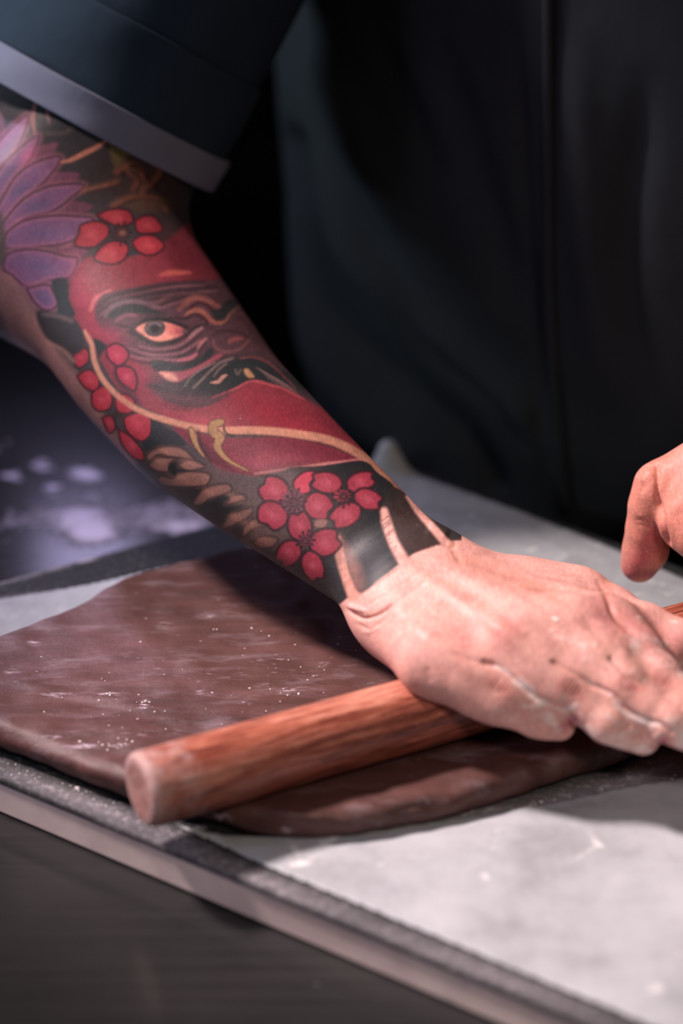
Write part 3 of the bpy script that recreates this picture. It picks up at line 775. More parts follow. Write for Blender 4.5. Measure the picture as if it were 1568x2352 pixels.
# ------------------------------------------------------------------ board, table
def line_x(p1, p2, p3, p4):
    a = p2 - p1; b = p4 - p3; d = p3 - p1
    t = (d[0] * b[1] - d[1] * b[0]) / (a[0] * b[1] - a[1] * b[0]); return p1 + a * t
f1, f2 = PZ(150, 1846, 0)[:2], PZ(1000, 2198, 0)[:2]
l1, l2 = PZ(0, 1338, 0)[:2], PZ(500, 1203, 0)[:2]
b1, b2 = PZ(1000, 1092, 0)[:2], PZ(1568, 1305, 0)[:2]
FL = line_x(f1, f2, l1, l2); BL = line_x(l1, l2, b1, b2)
fd = (f2 - f1) / np.linalg.norm(f2 - f1); bd = (b2 - b1) / np.linalg.norm(b2 - b1)
FR = FL + fd * 1.15; BR = BL + bd * .95
print('board', FL, BL, FR, BR)
def prism(name, poly, z0, z1, mat, parent=None, grid=None, bev=.0015):
    bm = bmesh.new()
    v0 = [bm.verts.new((p[0], p[1], z0)) for p in poly]; v1 = [bm.verts.new((p[0], p[1], z1)) for p in poly]
    n = len(poly)
    bm.faces.new(v0[::-1]); bm.faces.new(v1)
    for i in range(n): bm.faces.new((v0[i], v0[(i + 1) % n], v1[(i + 1) % n], v1[i]))
    bmesh.ops.recalc_face_normals(bm, faces=bm.faces)
    if bev: bmesh.ops.bevel(bm, geom=list(bm.edges), offset=bev, segments=2, affect='EDGES')
    if grid:
        e = [x for x in bm.edges if x.calc_length() > grid]
        for _ in range(9):
            e = [x for x in bm.edges if x.calc_length() > grid]
            if not e: break
            bmesh.ops.subdivide_edges(bm, edges=e, cuts=1, use_grid_fill=True)
        bmesh.ops.triangulate(bm, faces=[f for f in bm.faces if len(f.verts) > 4])
    me = bpy.data.meshes.new(name); bm.to_mesh(me); bm.free(); me.materials.append(mat)
    o = bpy.data.objects.new(name, me); sc.collection.objects.link(o)
    if parent is not None: o.parent = parent
    return o
def vco(o):
    a = np.zeros(len(o.data.vertices) * 3, np.float32); o.data.vertices.foreach_get('co', a); return a.reshape(-1, 3).astype(float)
def flour_blobs(V, blobs):
    """flour where it lies on the flat: (px, py, radius x, radius y, amount) read at height zz"""
    out = np.zeros(len(V))
    X, Y, _ = topx(V)
    for (x, y, rx, ry, ang, a) in blobs:
        ca, sa = math.cos(math.radians(ang)), math.sin(math.radians(ang))
        u = ((X - x) * ca + (Y - y) * sa) / rx; v = (-(X - x) * sa + (Y - y) * ca) / ry
        out = np.maximum(out, a * np.exp(-(u * u + v * v)))
    return out
def quadgrid(c00, c10, c11, c01, nu, nv, zf):
    u = np.linspace(0, 1, nu)[:, None, None]; v = np.linspace(0, 1, nv)[None, :, None]
    c = [np.asarray(x, float)[None, None, :] for x in (c00, c10, c11, c01)]
    P = c[0] * (1 - u) * (1 - v) + c[1] * u * (1 - v) + c[2] * u * v + c[3] * (1 - u) * v
    P = P.reshape(-1, 2); V = np.column_stack([P, np.full(len(P), zf)])
    I = np.arange(nu * nv).reshape(nu, nv)
    F = np.stack([I[:-1, :-1], I[1:, :-1], I[1:, 1:], I[:-1, 1:]], -1).reshape(-1, 4)
    return V, F
board = empty('pastry_board', tuple((FL + FR + BL + BR) / 4) + (-.020,))
tag(board, 'pastry board with black stone top and pale edge, lying on the steel table', 'board')
off = np.array([board.location.x, board.location.y, board.location.z])
core = prism('board_core', [FL, FR, BR, BL], -.020, -.003, M_edge); reparent(core, board); core['label'] = 'pale edge band'
# top: closed slab with a fine upper sheet so flour can be placed on it
def slab(name, c, z0, z1, mat, nu, nv, bev=.002):
    V, F = quadgrid(c[0], c[1], c[2], c[3], nu, nv, z1)
    I = np.arange(nu * nv).reshape(nu, nv)
    ring = np.concatenate([I[:, 0], I[-1, 1:], I[-2::-1, -1], I[0, -2:0:-1]])
    m = V[ring].mean(0); out = V[ring].copy(); d = out - m; d[:, 2] = 0
    cen2 = np.mean([c[0], c[1], c[2], c[3]], 0)
    b = V[ring].copy(); b[:, 2] = z1 - bev; dn = b[:, :2] - cen2; dn /= np.linalg.norm(dn, axis=1)[:, None]; b[:, :2] += dn * bev
    e = b.copy(); e[:, 2] = z0
    n0 = len(V); R = len(ring); V = np.vstack([V, b, e])
    j = np.arange(R); k = (j + 1) % R
    S1 = np.stack([ring[k], ring[j], n0 + j, n0 + k], 1)[:, ::-1] ; S2 = np.stack([n0 + k, n0 + j, n0 + R + j, n0 + R + k], 1)[:, ::-1]
    F = np.vstack([F, S1[:, ::-1], S2[:, ::-1]])
    return mesh_obj(name, V, F, mat, smooth=False)
top = slab('board_top', [FL, FR, BR, BL], -.003, 0, M_stone, 260, 200)
set_attr(top, 'flour', .03 + flour_blobs(vco(top), [
    (1100, 1876, 170, 22, -12, 1.3), (1450, 1790, 180, 34, -12, .9), (1300, 1830, 200, 26, -12, .8), (0, 1332, 60, 6, -12, 1.5), (120, 1300, 34, 6, -14, 1.8), (190, 1284, 26, 5, -12, 1.5), (70, 1316, 20, 5, -12, 1.2), (40, 1372, 120, 5, -8, .5),
    (200, 1845, 300, 20, 22, .7), (600, 2020, 400, 24, 22, .6), (1100, 2225, 400, 24, 22, .6)]))
reparent(top, board); top['label'] = 'speckled black stone top dusted with flour'

table = empty('steel_table', (0.05, .7, -.90)); tag(table, 'dark brushed steel worktable under the board', 'table')
nrm = np.array([-bd[1], bd[0]]); 
if nrm[1] < 0: nrm = -nrm
tb = BL + nrm * .012
T0 = tb - bd * 1.1; T1 = tb + bd * 1.1
tt = slab('table_top', [T0 - nrm * 1.0, T1 - nrm * 1.0, T1, T0], -.055, -.0202, M_steel, 300, 160, .004)
set_attr(tt, 'flour', flour_blobs(vco(tt), [
    (190, 1200, 90, 46, 0, 1.3), (330, 1185, 200, 40, -6, .85), (100, 1190, 160, 50, 0, .6), (420, 1205, 90, 30, 0, 1.0), (205, 1225, 60, 26, 0, 1.6), (95, 1068, 20, 15, 0, 1.6), (200, 1090, 38, 15, 8, 1.7),
    (120, 1124, 18, 14, 0, 1.5), (30, 1092, 20, 13, 0, 1.3), (215, 1140, 18, 13, 0, 1.3), (20, 1240, 30, 14, 0, .7), (60, 1160, 90, 14, 30, .4)]))
reparent(tt, table)
for a, s in ((T0 - nrm * .95 + bd * .05, 0), (T1 - nrm * .95 - bd * .05, 0), (T1 - nrm * .05 - bd * .05, 0), (T0 - nrm * .05 + bd * .05, 0)):
    lg = box('leg', (a[0] - .02, a[1] - .02, -.90), (a[0] + .02, a[1] + .02, -.055), M_steel, None, .004); reparent(lg, table)

# ------------------------------------------------------------------ paper sheets
def sheet(name, outline, zb, amp, mat, label, seed, lift=None):
    """sheet of paper with real thickness; outline given as points on the board"""
    o2 = np.array([PZ(x, y, 0)[:2] for x, y in cr(outline, True, n=6)])
    h = .0022
    lo = o2.min(0) - .004; hi = o2.max(0) + .004
    nx, ny = ((hi - lo) / h).astype(int) + 1
    gx, gy = np.meshgrid(lo[0] + np.arange(nx) * h, lo[1] + np.arange(ny) * h, indexing='ij')
    P = np.column_stack([gx.ravel(), gy.ravel()])
    ins = np.zeros(len(P), bool); best = np.full(len(P), 1e9); near = np.zeros((len(P), 2))
    for i in range(len(o2)):
        a = o2[i]; b = o2[(i + 1) % len(o2)]
        c = ((a[1] > P[:, 1]) != (b[1] > P[:, 1])) & (P[:, 0] < (b[0] - a[0]) * (P[:, 1] - a[1]) / (b[1] - a[1] + 1e-12) + a[0]); ins ^= c
        ab = b - a; t = np.clip(((P - a) @ ab) / (ab @ ab + 1e-12), 0, 1); q = a + t[:, None] * ab; d = np.linalg.norm(P - q, axis=1)
        m = d < best; best[m] = d[m]; near[m] = q[m]
    keep = (ins | (best < h * .75))
    P2 = np.where((~ins & keep)[:, None], near, P)
    zz = zb + amp * (.5 + .5 * snoise(np.column_stack([P2, np.zeros(len(P2))]), 45, seed)) * np.clip(best / .01, .25, 1)
    if lift is not None: zz = zz + lift(P2)
    idx = -np.ones(len(P), int); idx[keep] = np.arange(keep.sum())
    I = idx.reshape(nx, ny)
    F = np.stack([I[:-1, :-1], I[1:, :-1], I[1:, 1:], I[:-1, 1:]], -1).reshape(-1, 4); F = F[(F >= 0).all(1)]
    V = np.column_stack([P2[keep], zz[keep]])
    o = mesh_obj(name, V, F, mat)
    md = o.modifiers.new('thickness', 'SOLIDIFY'); md.thickness = .0003; md.offset = 1
    return tag(o, label, 'paper')
tipP = PZ(892, 1075, 0)[:2]
def lift2(P): 
    d = np.linalg.norm(P - tipP, axis=1); return .016 * np.exp(-(d / .011) ** 2)
sheet('baking_paper', [(-260, 1500), (-100, 1398), (0, 1380), (200, 1346), (400, 1300), (560, 1262), (760, 1150), (885, 1068), (930, 1085), (1150, 1160), (1300, 1218), (1568, 1330), (1800, 1440), (2000, 1620), (1700, 1660), (1568, 1700),
      (1450, 1740), (1370, 1765), (1200, 1775), (900, 1840), (500, 1820), (200, 1740), (0, 1640), (-200, 1560)], .0004, .0010, M_paper2,
      'sheet of greyish baking paper under the chocolate dough', 3, lift2)
sheet('baking_paper', [(400, 1893), (430, 1906), (560, 1925), (760, 1922), (980, 1893), (1150, 1868), (1300, 1842), (1450, 1808), (1568, 1792), (1760, 1760), (2100, 1800), (2100, 2400), (1800, 2480), (1560, 2390), (1400, 2322), (1200, 2240), (1000, 2155),
      (800, 2072), (640, 2006), (500, 1943), (430, 1912)], .0006, .0018, M_paper,
      'bright sheet of baking paper along the front of the board', 8)
# ------------------------------------------------------------------ dough
dl = cr([(-140, 1540), (-60, 1490), (0, 1468), (80, 1436), (150, 1412), (230, 1372), (300, 1338), (380, 1310), (460, 1292), (560, 1266), (700, 1250), (860, 1270), (1020, 1330), (1180, 1400), (1330, 1480), (1440, 1580), (1500, 1680), (1440, 1745), (1380, 1768), (1300, 1790),
         (1200, 1826), (1100, 1856), (1000, 1884), (900, 1902), (800, 1918), (700, 1924), (620, 1920), (540, 1902), (450, 1876), (380, 1864), (300, 1838), (220, 1808), (130, 1772), (60, 1742), (0, 1722), (-100, 1680), (-180, 1610)], True, n=5)
D2 = np.array([PZ(x, y, .004 if y > 1560 else .010)[:2] for x, y in dl])
DT = .0135
_lo = D2.min(0) - .02; _hs = .001; _n = ((D2.max(0) + .02 - _lo) / _hs).astype(int) + 1
_gx, _gy = np.meshgrid(_lo[0] + np.arange(_n[0]) * _hs, _lo[1] + np.arange(_n[1]) * _hs, indexing='ij')
_d = np.full(_gx.shape, 1e9); _in = np.zeros(_gx.shape, bool)
for i in range(len(D2)):
    a = D2[i]; b = D2[(i + 1) % len(D2)]; ab = b - a
    t = np.clip(((_gx - a[0]) * ab[0] + (_gy - a[1]) * ab[1]) / (ab @ ab + 1e-12), 0, 1)
    _d = np.minimum(_d, np.hypot(_gx - a[0] - t * ab[0], _gy - a[1] - t * ab[1]))
    _in ^= ((a[1] > _gy) != (b[1] > _gy)) & (_gx < ab[0] * (_gy - a[1]) / (ab[1] + 1e-12) + a[0])
_sd = np.where(_in, -_d, _d)
def bil(P):
    u = np.clip((P[:, 0] - _lo[0]) / _hs, 0, _n[0] - 1.001); v = np.clip((P[:, 1] - _lo[1]) / _hs, 0, _n[1] - 1.001)
    i = u.astype(int); j = v.astype(int); fu = u - i; fv = v - j
    return _sd[i, j] * (1 - fu) * (1 - fv) + _sd[i + 1, j] * fu * (1 - fv) + _sd[i, j + 1] * (1 - fu) * fv + _sd[i + 1, j + 1] * fu * fv
pinA, pinB = PZ(318, 1817, .0290), PZ(1530, 1477, .0290)
PR = .0160
pdir = (pinB - pinA) / np.linalg.norm(pinB - pinA)
def f_dough(P):
    d2 = bil(P)
    Pn = P * np.array([1, 1, .3])
    th = DT + .0007 * snoise(Pn, 70, 5) + .0004 * snoise(Pn, 220, 6)
    R = .0062
    zc = th / 2 + .0014
    q0 = d2 + R + .0006 * snoise(P, 260, 9); q1 = np.abs(P[:, 2] - zc) - th / 2 + R
    d = np.minimum(np.maximum(q0, q1), 0) + np.hypot(np.maximum(q0, 0), np.maximum(q1, 0)) - R
    # groove pressed in by the pin
    w = P - pinA; t = w @ pdir; rr = np.linalg.norm(w - np.outer(t, pdir), axis=1)
    return -smin(-d, rr - PR - .0001, .004)
V, F = nets(f_dough, (D2[:, 0].min() - .01, D2[:, 1].min() - .01, -.004), (D2[:, 0].max() + .01, D2[:, 1].max() + .01, .024), .0012)
Nn = normals(V, F)
V = relief(V, Nn, [([(0, 1700), (150, 1745), (300, 1800)], 16, .9), ([(100, 1600), (300, 1640), (500, 1700)], 10, -.5), ([(0, 1560), (200, 1600), (430, 1640)], 9, .5), ([(640, 1480), (800, 1460)], 7, -.5),
                   ([(400, 1690), (560, 1716)], 6, -.6), ([(700, 1830), (850, 1850), (1000, 1830)], 14, .3), ([(780, 1808), (900, 1815)], 6, -.7), ([(600, 1860), (760, 1880)], 9, .8),
                   ([(900, 1868), (960, 1850), (1000, 1856)], 6, -1.0)])
dough = mesh_obj('chocolate_dough', V, F, M_dough)
tag(dough, 'slab of rolled chocolate dough dusted with flour under the rolling pin', 'dough')
set_attr(dough, 'flour', flour_blobs(V, [(185, 1716, 34, 7, -4, 1.3), (275, 1712, 22, 5, -4, 1.1), (330, 1620, 9, 12, 10, 1.1), (240, 1597, 32, 6, -6, .9), (668, 1586, 26, 6, -6, 1.0), (26, 1542, 16, 4, 0, 1.0),
    (80, 1476, 14, 6, 0, .8), (377, 1438, 18, 7, 10, .8), (480, 1415, 18, 7, 0, .8), (590, 1516, 14, 6, 0, .6), (540, 1555, 24, 5, 0, .6), (130, 1690, 40, 6, -8, .7), (340, 1684, 60, 6, -4, .6), (130, 1596, 30, 7, 0, .6), (460, 1590, 8, 4, 0, .8), (745, 1524, 8, 6, 0, .8),
    (660, 1905, 14, 8, 0, .6), (505, 1878, 22, 12, 0, .9), (975, 1842, 14, 8, 0, .5)]))

# ------------------------------------------------------------------ rolling pin
L = np.linalg.norm(pinB - pinA) + .12
prof = [(0.0, -.0001), (.005, -.0001), (.010, 0), (PR - .0022, 0.0001), (PR - .0012, .0005), (PR - .0005, .0013), (PR - .0001, .0025), (PR, .0045)]
zs = list(np.linspace(.012, L - .012, 60))
prof += [(PR * (1 + .004 * math.sin(zz * 60)), zz) for zz in zs]
prof += [(PR, L - .0065), (PR - .0004, L - .004), (PR - .0026, L - .0009), (PR - .006, L), (.0, L)]
NA = 96; Vp = []; 
for r, zz in prof:
    for j in range(NA):
        a = 2 * math.pi * j / NA; rr = max(r, .00001) * (1 + .006 * math.sin(3 * a + 1) + .003 * math.sin(7 * a))
        Vp.append((rr * math.cos(a), rr * math.sin(a), zz))
I = np.arange(len(prof) * NA).reshape(len(prof), NA); J = np.roll(I, -1, 1)
Fp = np.stack([I[:-1], J[:-1], J[1:], I[1:]], -1).reshape(-1, 4)
pin = mesh_obj('rolling_pin', Vp, Fp, M_wood)
pin.location = Vector(pinA); pin.rotation_euler = Vector(pdir).to_track_quat('Z', 'Y').to_euler()
Vp = np.array(Vp); fr = np.hypot(Vp[:, 0], Vp[:, 1])
fl = np.where(Vp[:, 2] < .004, .60 + .22 * (fr > PR * .72), np.exp(-((Vp[:, 2] - .006) / .010) ** 2) * .62)
fl = np.maximum(fl, .52 * np.exp(-((Vp[:, 2] - .018) / .010) ** 2))
set_attr(pin, 'flour', fl + .08)
tag(pin, 'reddish wooden rolling pin with floured end lying across the dough', 'rolling pin')
# ------------------------------------------------------------------ the baker: arms, hands
person = empty('person', (.115, 1.33, -.90))
tag(person, 'person in dark jacket with rolled sleeves and tattooed forearm pressing on the rolling pin', 'person')
UP = np.array([0, 0, 1.])

# forearm: oval sections along a smooth axis (centre px, distance, half width px, depth/width ratio)
ST = [((1010, 1378), 1.068, 92, .62), ((950, 1342), 1.080, 126, .66), ((904, 1308), 1.091, 141, .70), ((890, 1296), 1.095, 143, .70), ((775, 1202), 1.110, 160, .74), ((634, 1088), 1.130, 182, .80), ((490, 966), 1.150, 203, .86), ((357, 800), 1.175, 220, .92), ((226, 618), 1.200, 224, .95), ((110, 470), 1.215, 232, 1.0)]
Cn = np.array([PD(*s[0], s[1]) for s in ST]); Rn = np.array([s[2] / FPX * s[1] for s in ST]); Qn = np.array([s[3] for s in ST])
u0 = Cn[-2] - Cn[2]; AX = u0 / np.linalg.norm(u0)
sN = (Cn - Cn[0]) @ AX
ss = np.linspace(sN[0] - .02, sN[-1] + .03, 200)
def spl(v):   # smooth through stations
    out = np.interp(ss, sN, v); k = np.hanning(19); k /= k.sum(); p = np.pad(out, 9, mode='edge'); return np.convolve(p, k, 'valid')
Ct = np.stack([np.interp(ss, sN, Cn[:, i]) for i in range(3)], 1)
g0 = (Cn[1] - Cn[0])
for i in range(3):
    k = np.hanning(15); k /= k.sum(); Ct[:, i] = np.convolve(np.pad(Ct[:, i], 7, mode='reflect', reflect_type='odd'), k, 'valid')
Rt = spl(Rn); Qt = spl(Qn)
viewm = Cn[4] - np.array([0, 0, CAM_H]); viewm /= np.linalg.norm(viewm)
side = np.cross(AX, viewm); side /= np.linalg.norm(side)       # across, in the picture plane
flat = np.cross(UP, AX); flat /= np.linalg.norm(flat)           # horizontal across
sd = flat * np.sign(flat @ side) * .6 + side * .4; sd -= AX * (sd @ AX); sd /= np.linalg.norm(sd)
dp = np.cross(AX, sd); dp /= np.linalg.norm(dp)
cq = abs(sd @ side); sq = abs(dp @ side)
At = Rt / np.sqrt(cq ** 2 + (Qt * sq) ** 2)
class Fore:
    def __call__(s, P, c, r):
        t = (P - Cn[0]) @ AX
        C = np.stack([np.interp(t, ss, Ct[:, i]) for i in range(3)], 1)
        a = np.interp(t, ss, At); b = a * np.interp(t, ss, Qt)
        w = P - C; x = w @ sd / a; y = w @ dp / b
        d = (np.hypot(x, y) - 1) * b
        e = np.maximum(sN[0] - .004 - t, t - sN[-1])
        return -smin(-d, -e, .02)
Hz = np.array([0, .25, 1.0])
J = dict(W=PZ(905, 1318, .060),
    i=[PZ(1392, 1444, .063), PZ(1513, 1568, .054), PZ(1610, 1645, .047), PZ(1675, 1690, .041)],
    m=[PZ(1290, 1452, .066), PZ(1432, 1584, .055), PZ(1540, 1655, .047), PZ(1615, 1700, .040)],
    r=[PZ(1178, 1482, .064), PZ(1304, 1584, .053), PZ(1396, 1656, .044), PZ(1476, 1694, .037)],
    p=[PZ(1066, 1528, .055), PZ(1162, 1609, .047), PZ(1232, 1646, .041), PZ(1284, 1664, .036)])
RD = dict(i=[.0115, .0098, .0084, .0070], m=[.0118, .0100, .0086, .0072], r=[.0112, .0094, .0083, .0073], p=[.0105, .0088, .0078, .0069])
for kx in 'imrp':
    print(kx, [round(float(np.linalg.norm(J[kx][q + 1] - J[kx][q])) * 1000) for q in range(3)], 'mc', round(float(np.linalg.norm(J[kx][0] - J['W'])) * 1000))
def finger(j, r, knob=1.0):
    out = []
    for q in range(3):
        a, b = j[q], j[q + 1]; m = (a + b) / 2
        out.append(Cap(a, m, r[q], (r[q] + r[q + 1]) / 2 * .985)); out.append(Cap(m, b, (r[q] + r[q + 1]) / 2 * .985, r[q + 1]))
        if q < 2: out.append(Cap(b - UP * .0004, b + UP * .0008, r[q + 1] * knob, r[q + 1] * knob * .98))
    return out
fingersR = [finger(J[kx], RD[kx]) for kx in 'imrp']
thumbR = [Cap(PZ(1120, 1356, .052), PZ(1310, 1380, .054), .0155, .0130), Cap(PZ(1310, 1378, .054), PZ(1400, 1408, .056), .0132, .0112), Cap(PZ(1400, 1408, .056), PZ(1482, 1448, .057), .0112, .0106),
          Cap(PZ(1482, 1448, .057), PZ(1560, 1482, .054), .0106, .0102), Cap(PZ(1560, 1482, .054), PZ(1630, 1510, .050), .0102, .0086)]
W_ = J['W']
ND = (.15, -.1, 1)
palmR = [Cap(PZ(960, 1348, .062), J['m'][0] - UP * .002, .0185, .0135), Cap(PZ(990, 1328, .060), J['i'][0] - UP * .002, .0175, .0135),
         Cap(PZ(940, 1372, .061), J['r'][0] - UP * .002, .0180, .0135), Cap(PZ(905, 1400, .057), J['p'][0] - UP * .002, .0175, .0125),
         Cap(PZ(912, 1438, .054), PZ(998, 1516, .056), .0150, .0138), Cap(PZ(998, 1516, .056), PZ(1070, 1556, .054), .0135, .0100),
         Cap(PZ(1060, 1340, .054), PZ(1210, 1366, .056), .0145, .0138), Cap(PZ(1210, 1366, .056), PZ(1325, 1376, .058), .0138, .0142), Cap(PZ(1180, 1440, .056), PZ(1310, 1440, .056), .0130, .0125)]
webs = []
for a_, b_ in (('i', 'm'), ('m', 'r'), ('r', 'p')):
    webs.append(Cap(J[a_][0], J[b_][0], .0108, .0104))
    webs.append(Cap(J[a_][0] * .62 + J[a_][1] * .38 - UP * .0012, J[b_][0] * .62 + J[b_][1] * .38 - UP * .0012, .0090, .0086))
    webs.append(Cap(J[a_][0] * .46 + J[a_][1] * .54 - UP * .0018, J[b_][0] * .46 + J[b_][1] * .54 - UP * .0018, .0082, .0080))
    webs.append(Cap(J[a_][0] * .3 + J[a_][1] * .7 - UP * .0026, J[b_][0] * .3 + J[b_][1] * .7 - UP * .0026, .0072, .0070))
palmR += webs
fore = Fore()
def f_right(P):
    CUT[0] = .02
    c = (P.max(0) + P.min(0)) / 2; r = np.linalg.norm(P.max(0) - P.min(0)) / 2
    d = None
    for f in fingersR:
        v = union(f, P, c, r, .0035)
        if v is not None: d = v if d is None else smin(d, v, .0036)
    pm = union(palmR, P, c, r, .012)
    t = union(thumbR, P, c, r, .006)
    if pm is not None and t is not None: pm = smin(pm, t, .007)
    elif pm is None: pm = t
    if pm is not None: d = pm if d is None else smin(d, pm, .009)
    # forearm and elbow
    fv = fore(P, c, r)
    d = fv if d is None else smin(d, fv, .016)
    CUT[0] = .05
    u = union(upperR, P, c, r, .03)
    CUT[0] = .02
    if u is not None: d = smin(d, u, .03)
    return d
E0 = PD(112, 505, 1.215); E1 = PD(215, 327, 1.235); E2 = PD(345, 75, 1.245)
upperR = [Cap(E0, E1, .044, .048), Cap(E1, E2, .048, .050), Cap(PD(70, 590, 1.21), E0, .036, .042)]
import time as _t; _t0 = _t.time()
P0 = np.vstack([Cn, [J[k][3] for k in 'imrp'], [thumbR[-1].b], [E0, E1, E2]])
V, F = nets(f_right, P0.min(0) - .065, P0.max(0) + .065, .00056, 1.6)
print('right arm', len(V), _t.time() - _t0)
Nn = normals(V, F)
R5 = lambda L: [(1068 + .319 * x, 1300 + .319 * y) for x, y in L]
R4 = lambda L: [(760 + .5153 * x, 1200 + .5155 * y) for x, y in L]
strokes = [
    # tendons and hollows on the back of the hand
    (R4([(330, 200), (500, 300), (640, 400), (760, 480), (900, 600)]), 16, 1.1), (R4([(420, 150), (600, 230), (800, 330), (980, 450), (1080, 560)]), 16, 1.1),
    (R4([(430, 210), (560, 270), (740, 380), (880, 480)]), 15, -1.1), (R4([(560, 140), (760, 210), (930, 270), (1100, 380)]), 16, -1.2),
    (R4([(600, 110), (800, 170), (1000, 230), (1150, 350), (1230, 480)]), 20, .8), (R4([(300, 300), (480, 420), (640, 520)]), 18, -.4), (R4([(860, 480), (960, 560), (1060, 640)]), 14, -.6),
    (R4([(1120, 400), (1200, 520), (1300, 620)]), 13, -.7), (R4([(240, 360), (420, 500), (600, 640), (740, 720)]), 20, .8),
    (R4([(430, 640), (436, 680), (450, 710)]), 9, -.35), (R4([(520, 580), (640, 620), (740, 640)]), 8, -.7),
    # wrist folds
    ([(795, 1398), (830, 1420), (868, 1412), (905, 1388)], 4.5, -1.1), ([(822, 1432), (850, 1446), (884, 1420)], 4.5, -.6), ([(800, 1392), (840, 1405)], 6, 1.3), ([(835, 1452), (870, 1440)], 7, .5),
    ([(860, 1420), (930, 1370), (1000, 1320)], 6, -.2), ([(830, 1400), (910, 1350), (990, 1298)], 4, -.15), ([(1000, 1230), (1040, 1260), (1060, 1300)], 8, -.5),
    # fingers: gaps and knuckle wrinkles
    (R5([(140, 690), (240, 730), (370, 830), (500, 940), (700, 1040), (790, 1140)]), 6.5, -1.3, 1), (R5([(640, 690), (760, 760), (900, 850), (1060, 930), (1130, 1010), (1250, 1090), (1400, 1140), (1480, 1200)]), 6.5, -1.3, 1),
    (R5([(1050, 670), (1170, 780), (1290, 850), (1420, 920), (1568, 1010)]), 7, -1.3, 1), 
    (R5([(1090, 500), (1130, 520), (1150, 600), (1110, 680)]), 16, .6),
    (R5([(960, 120), (1020, 220), (1060, 330), (1110, 400), (1220, 490), (1380, 590), (1500, 680)]), 7, -1.7), (R5([(990, 430), (1100, 480), (1240, 560), (1400, 640), (1560, 740)]), 12, .8),
]
for cx, cy, a in ((250, 860, 60), (770, 880, 62), (1180, 850, 60), (1430, 810, 62)):
    for k, (du, ln, mm) in enumerate(((-58, 40, -.5), (-34, 60, -.9), (-12, 74, -1.1), (14, 74, -1.1), (38, 58, -.8), (60, 40, -.5))):
        ca, sa = math.cos(math.radians(36)), math.sin(math.radians(36))
        mx, my = cx + du * ca, cy + du * sa; b = 12 * du / 60
        strokes.append((R5([(mx - ln * -sa - b * .3, my - ln * ca - b * .3), (mx + b, my + b * .4), (mx + ln * -sa - b * .3, my + ln * ca - b * .3)]), 2.6, mm * .42))
for cx, cy in ((540, 1040), (1130, 1190)):
    for du in (-22, 0, 22):
        strokes.append((R5([(cx + du + 34, cy - 44), (cx + du, cy), (cx + du - 30, cy + 46)]), 2.8, -.6))
# nails: a flat plate with a rim
for cx, cy in ((735, 1140), (1385, 1298)):
    strokes.append((R5([(cx - 50, cy + 46), (cx + 20, cy - 10), (cx + 60, cy - 60)]), 11, -.6)); strokes.append((R5([(cx - 85, cy + 20), (cx - 30, cy - 50), (cx + 20, cy - 100)]), 4, .5))
V = relief(V, Nn, strokes)
# muscles under the tattoo
V = relief(V, Nn, [([(420, 520), (600, 780), (800, 1010)], 60, 1.5), ([(250, 900), (450, 1110), (640, 1270)], 50, 1.5), ([(980, 1210), (1030, 1236)], 22, 1.2)])
# ---- colours
sheet_ = paint_tattoo()
def smp(X, Y):
    u = np.clip(X - TX0 - .5, 0, TW - 1.001); v = np.clip(Y - TY0 - .5, 0, TH - 1.001)
    i = u.astype(int); j = v.astype(int); fu = (u - i)[:, None]; fv = (v - j)[:, None]
    return sheet_[j, i] * (1 - fu) * (1 - fv) + sheet_[j, i + 1] * fu * (1 - fv) + sheet_[j + 1, i] * (1 - fu) * fv + sheet_[j + 1, i + 1] * fu * fv
X, Y, _ = topx(V)
tz = (V - Cn[0]) @ AX                       # ink only up the arm from the wrist
inkc = smp(X, Y)
skin = s2l(SKIN)
handm = np.clip((tz + .004) / .004, 0, 1) 
handm = np.where(X > 1060, 0, handm)
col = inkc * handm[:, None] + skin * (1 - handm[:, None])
ms = np.zeros(len(V)); fl = np.zeros(len(V))
def tint(c, pts, wd, rgb, a):
    q = cr(pts, n=5) if len(pts) > 2 else np.asarray(pts, float)
    m = (X > q[:,0].min() - 3*wd) & (X < q[:,0].max() + 3*wd) & (Y > q[:,1].min() - 3*wd) & (Y < q[:,1].max() + 3*wd)
    d, _t1 = seg_dist(X[m], Y[m], q); k = (a * np.exp(-(d / wd) ** 2))[:, None]
    c[m] = c[m] * (1 - k) + s2l(rgb) * k
def dust(pts, wd, a):
    q = cr(pts, n=5) if len(pts) > 2 else np.asarray(pts, float)
    m = (X > q[:,0].min() - 3*wd) & (X < q[:,0].max() + 3*wd) & (Y > q[:,1].min() - 3*wd) & (Y < q[:,1].max() + 3*wd)
    d, _t1 = seg_dist(X[m], Y[m], q); fl[m] = np.maximum(fl[m], a * np.exp(-(d / wd) ** 2))
for cx, cy in ((250, 860), (770, 880), (1180, 860), (1430, 820)):
    tint(col, R5([(cx - 50, cy - 20), (cx + 50, cy + 30)]), 17, (176, 104, 96), .65)
for cx, cy in ((735, 1140), (1385, 1298)):
    tint(col, R5([(cx - 44, cy + 36), (cx + 44, cy - 36)]), 11, (170, 92, 104), .9)
tint(col, R4([(1200, 400), (1400, 480), (1568, 560)]), 40, (188, 116, 118), .5)
tint(col, R4([(600, 500), (760, 480)]), 40, (196, 120, 112), .5)
tint(col, R4([(560, 160), (760, 230), (1000, 330)]), 26, (190, 124, 104), .4)
tint(col, R4([(1210, 260), (1260, 400), (1300, 470)]), 14, (150, 90, 70), .5)
dust(R5([(230, 720), (300, 760), (370, 840)]), 9, .85); dust(R5([(370, 830), (440, 860), (500, 940), (560, 990)]), 13, 1.0); dust(R5([(480, 1010), (600, 1000), (700, 1040), (790, 1010)]), 9, .9)
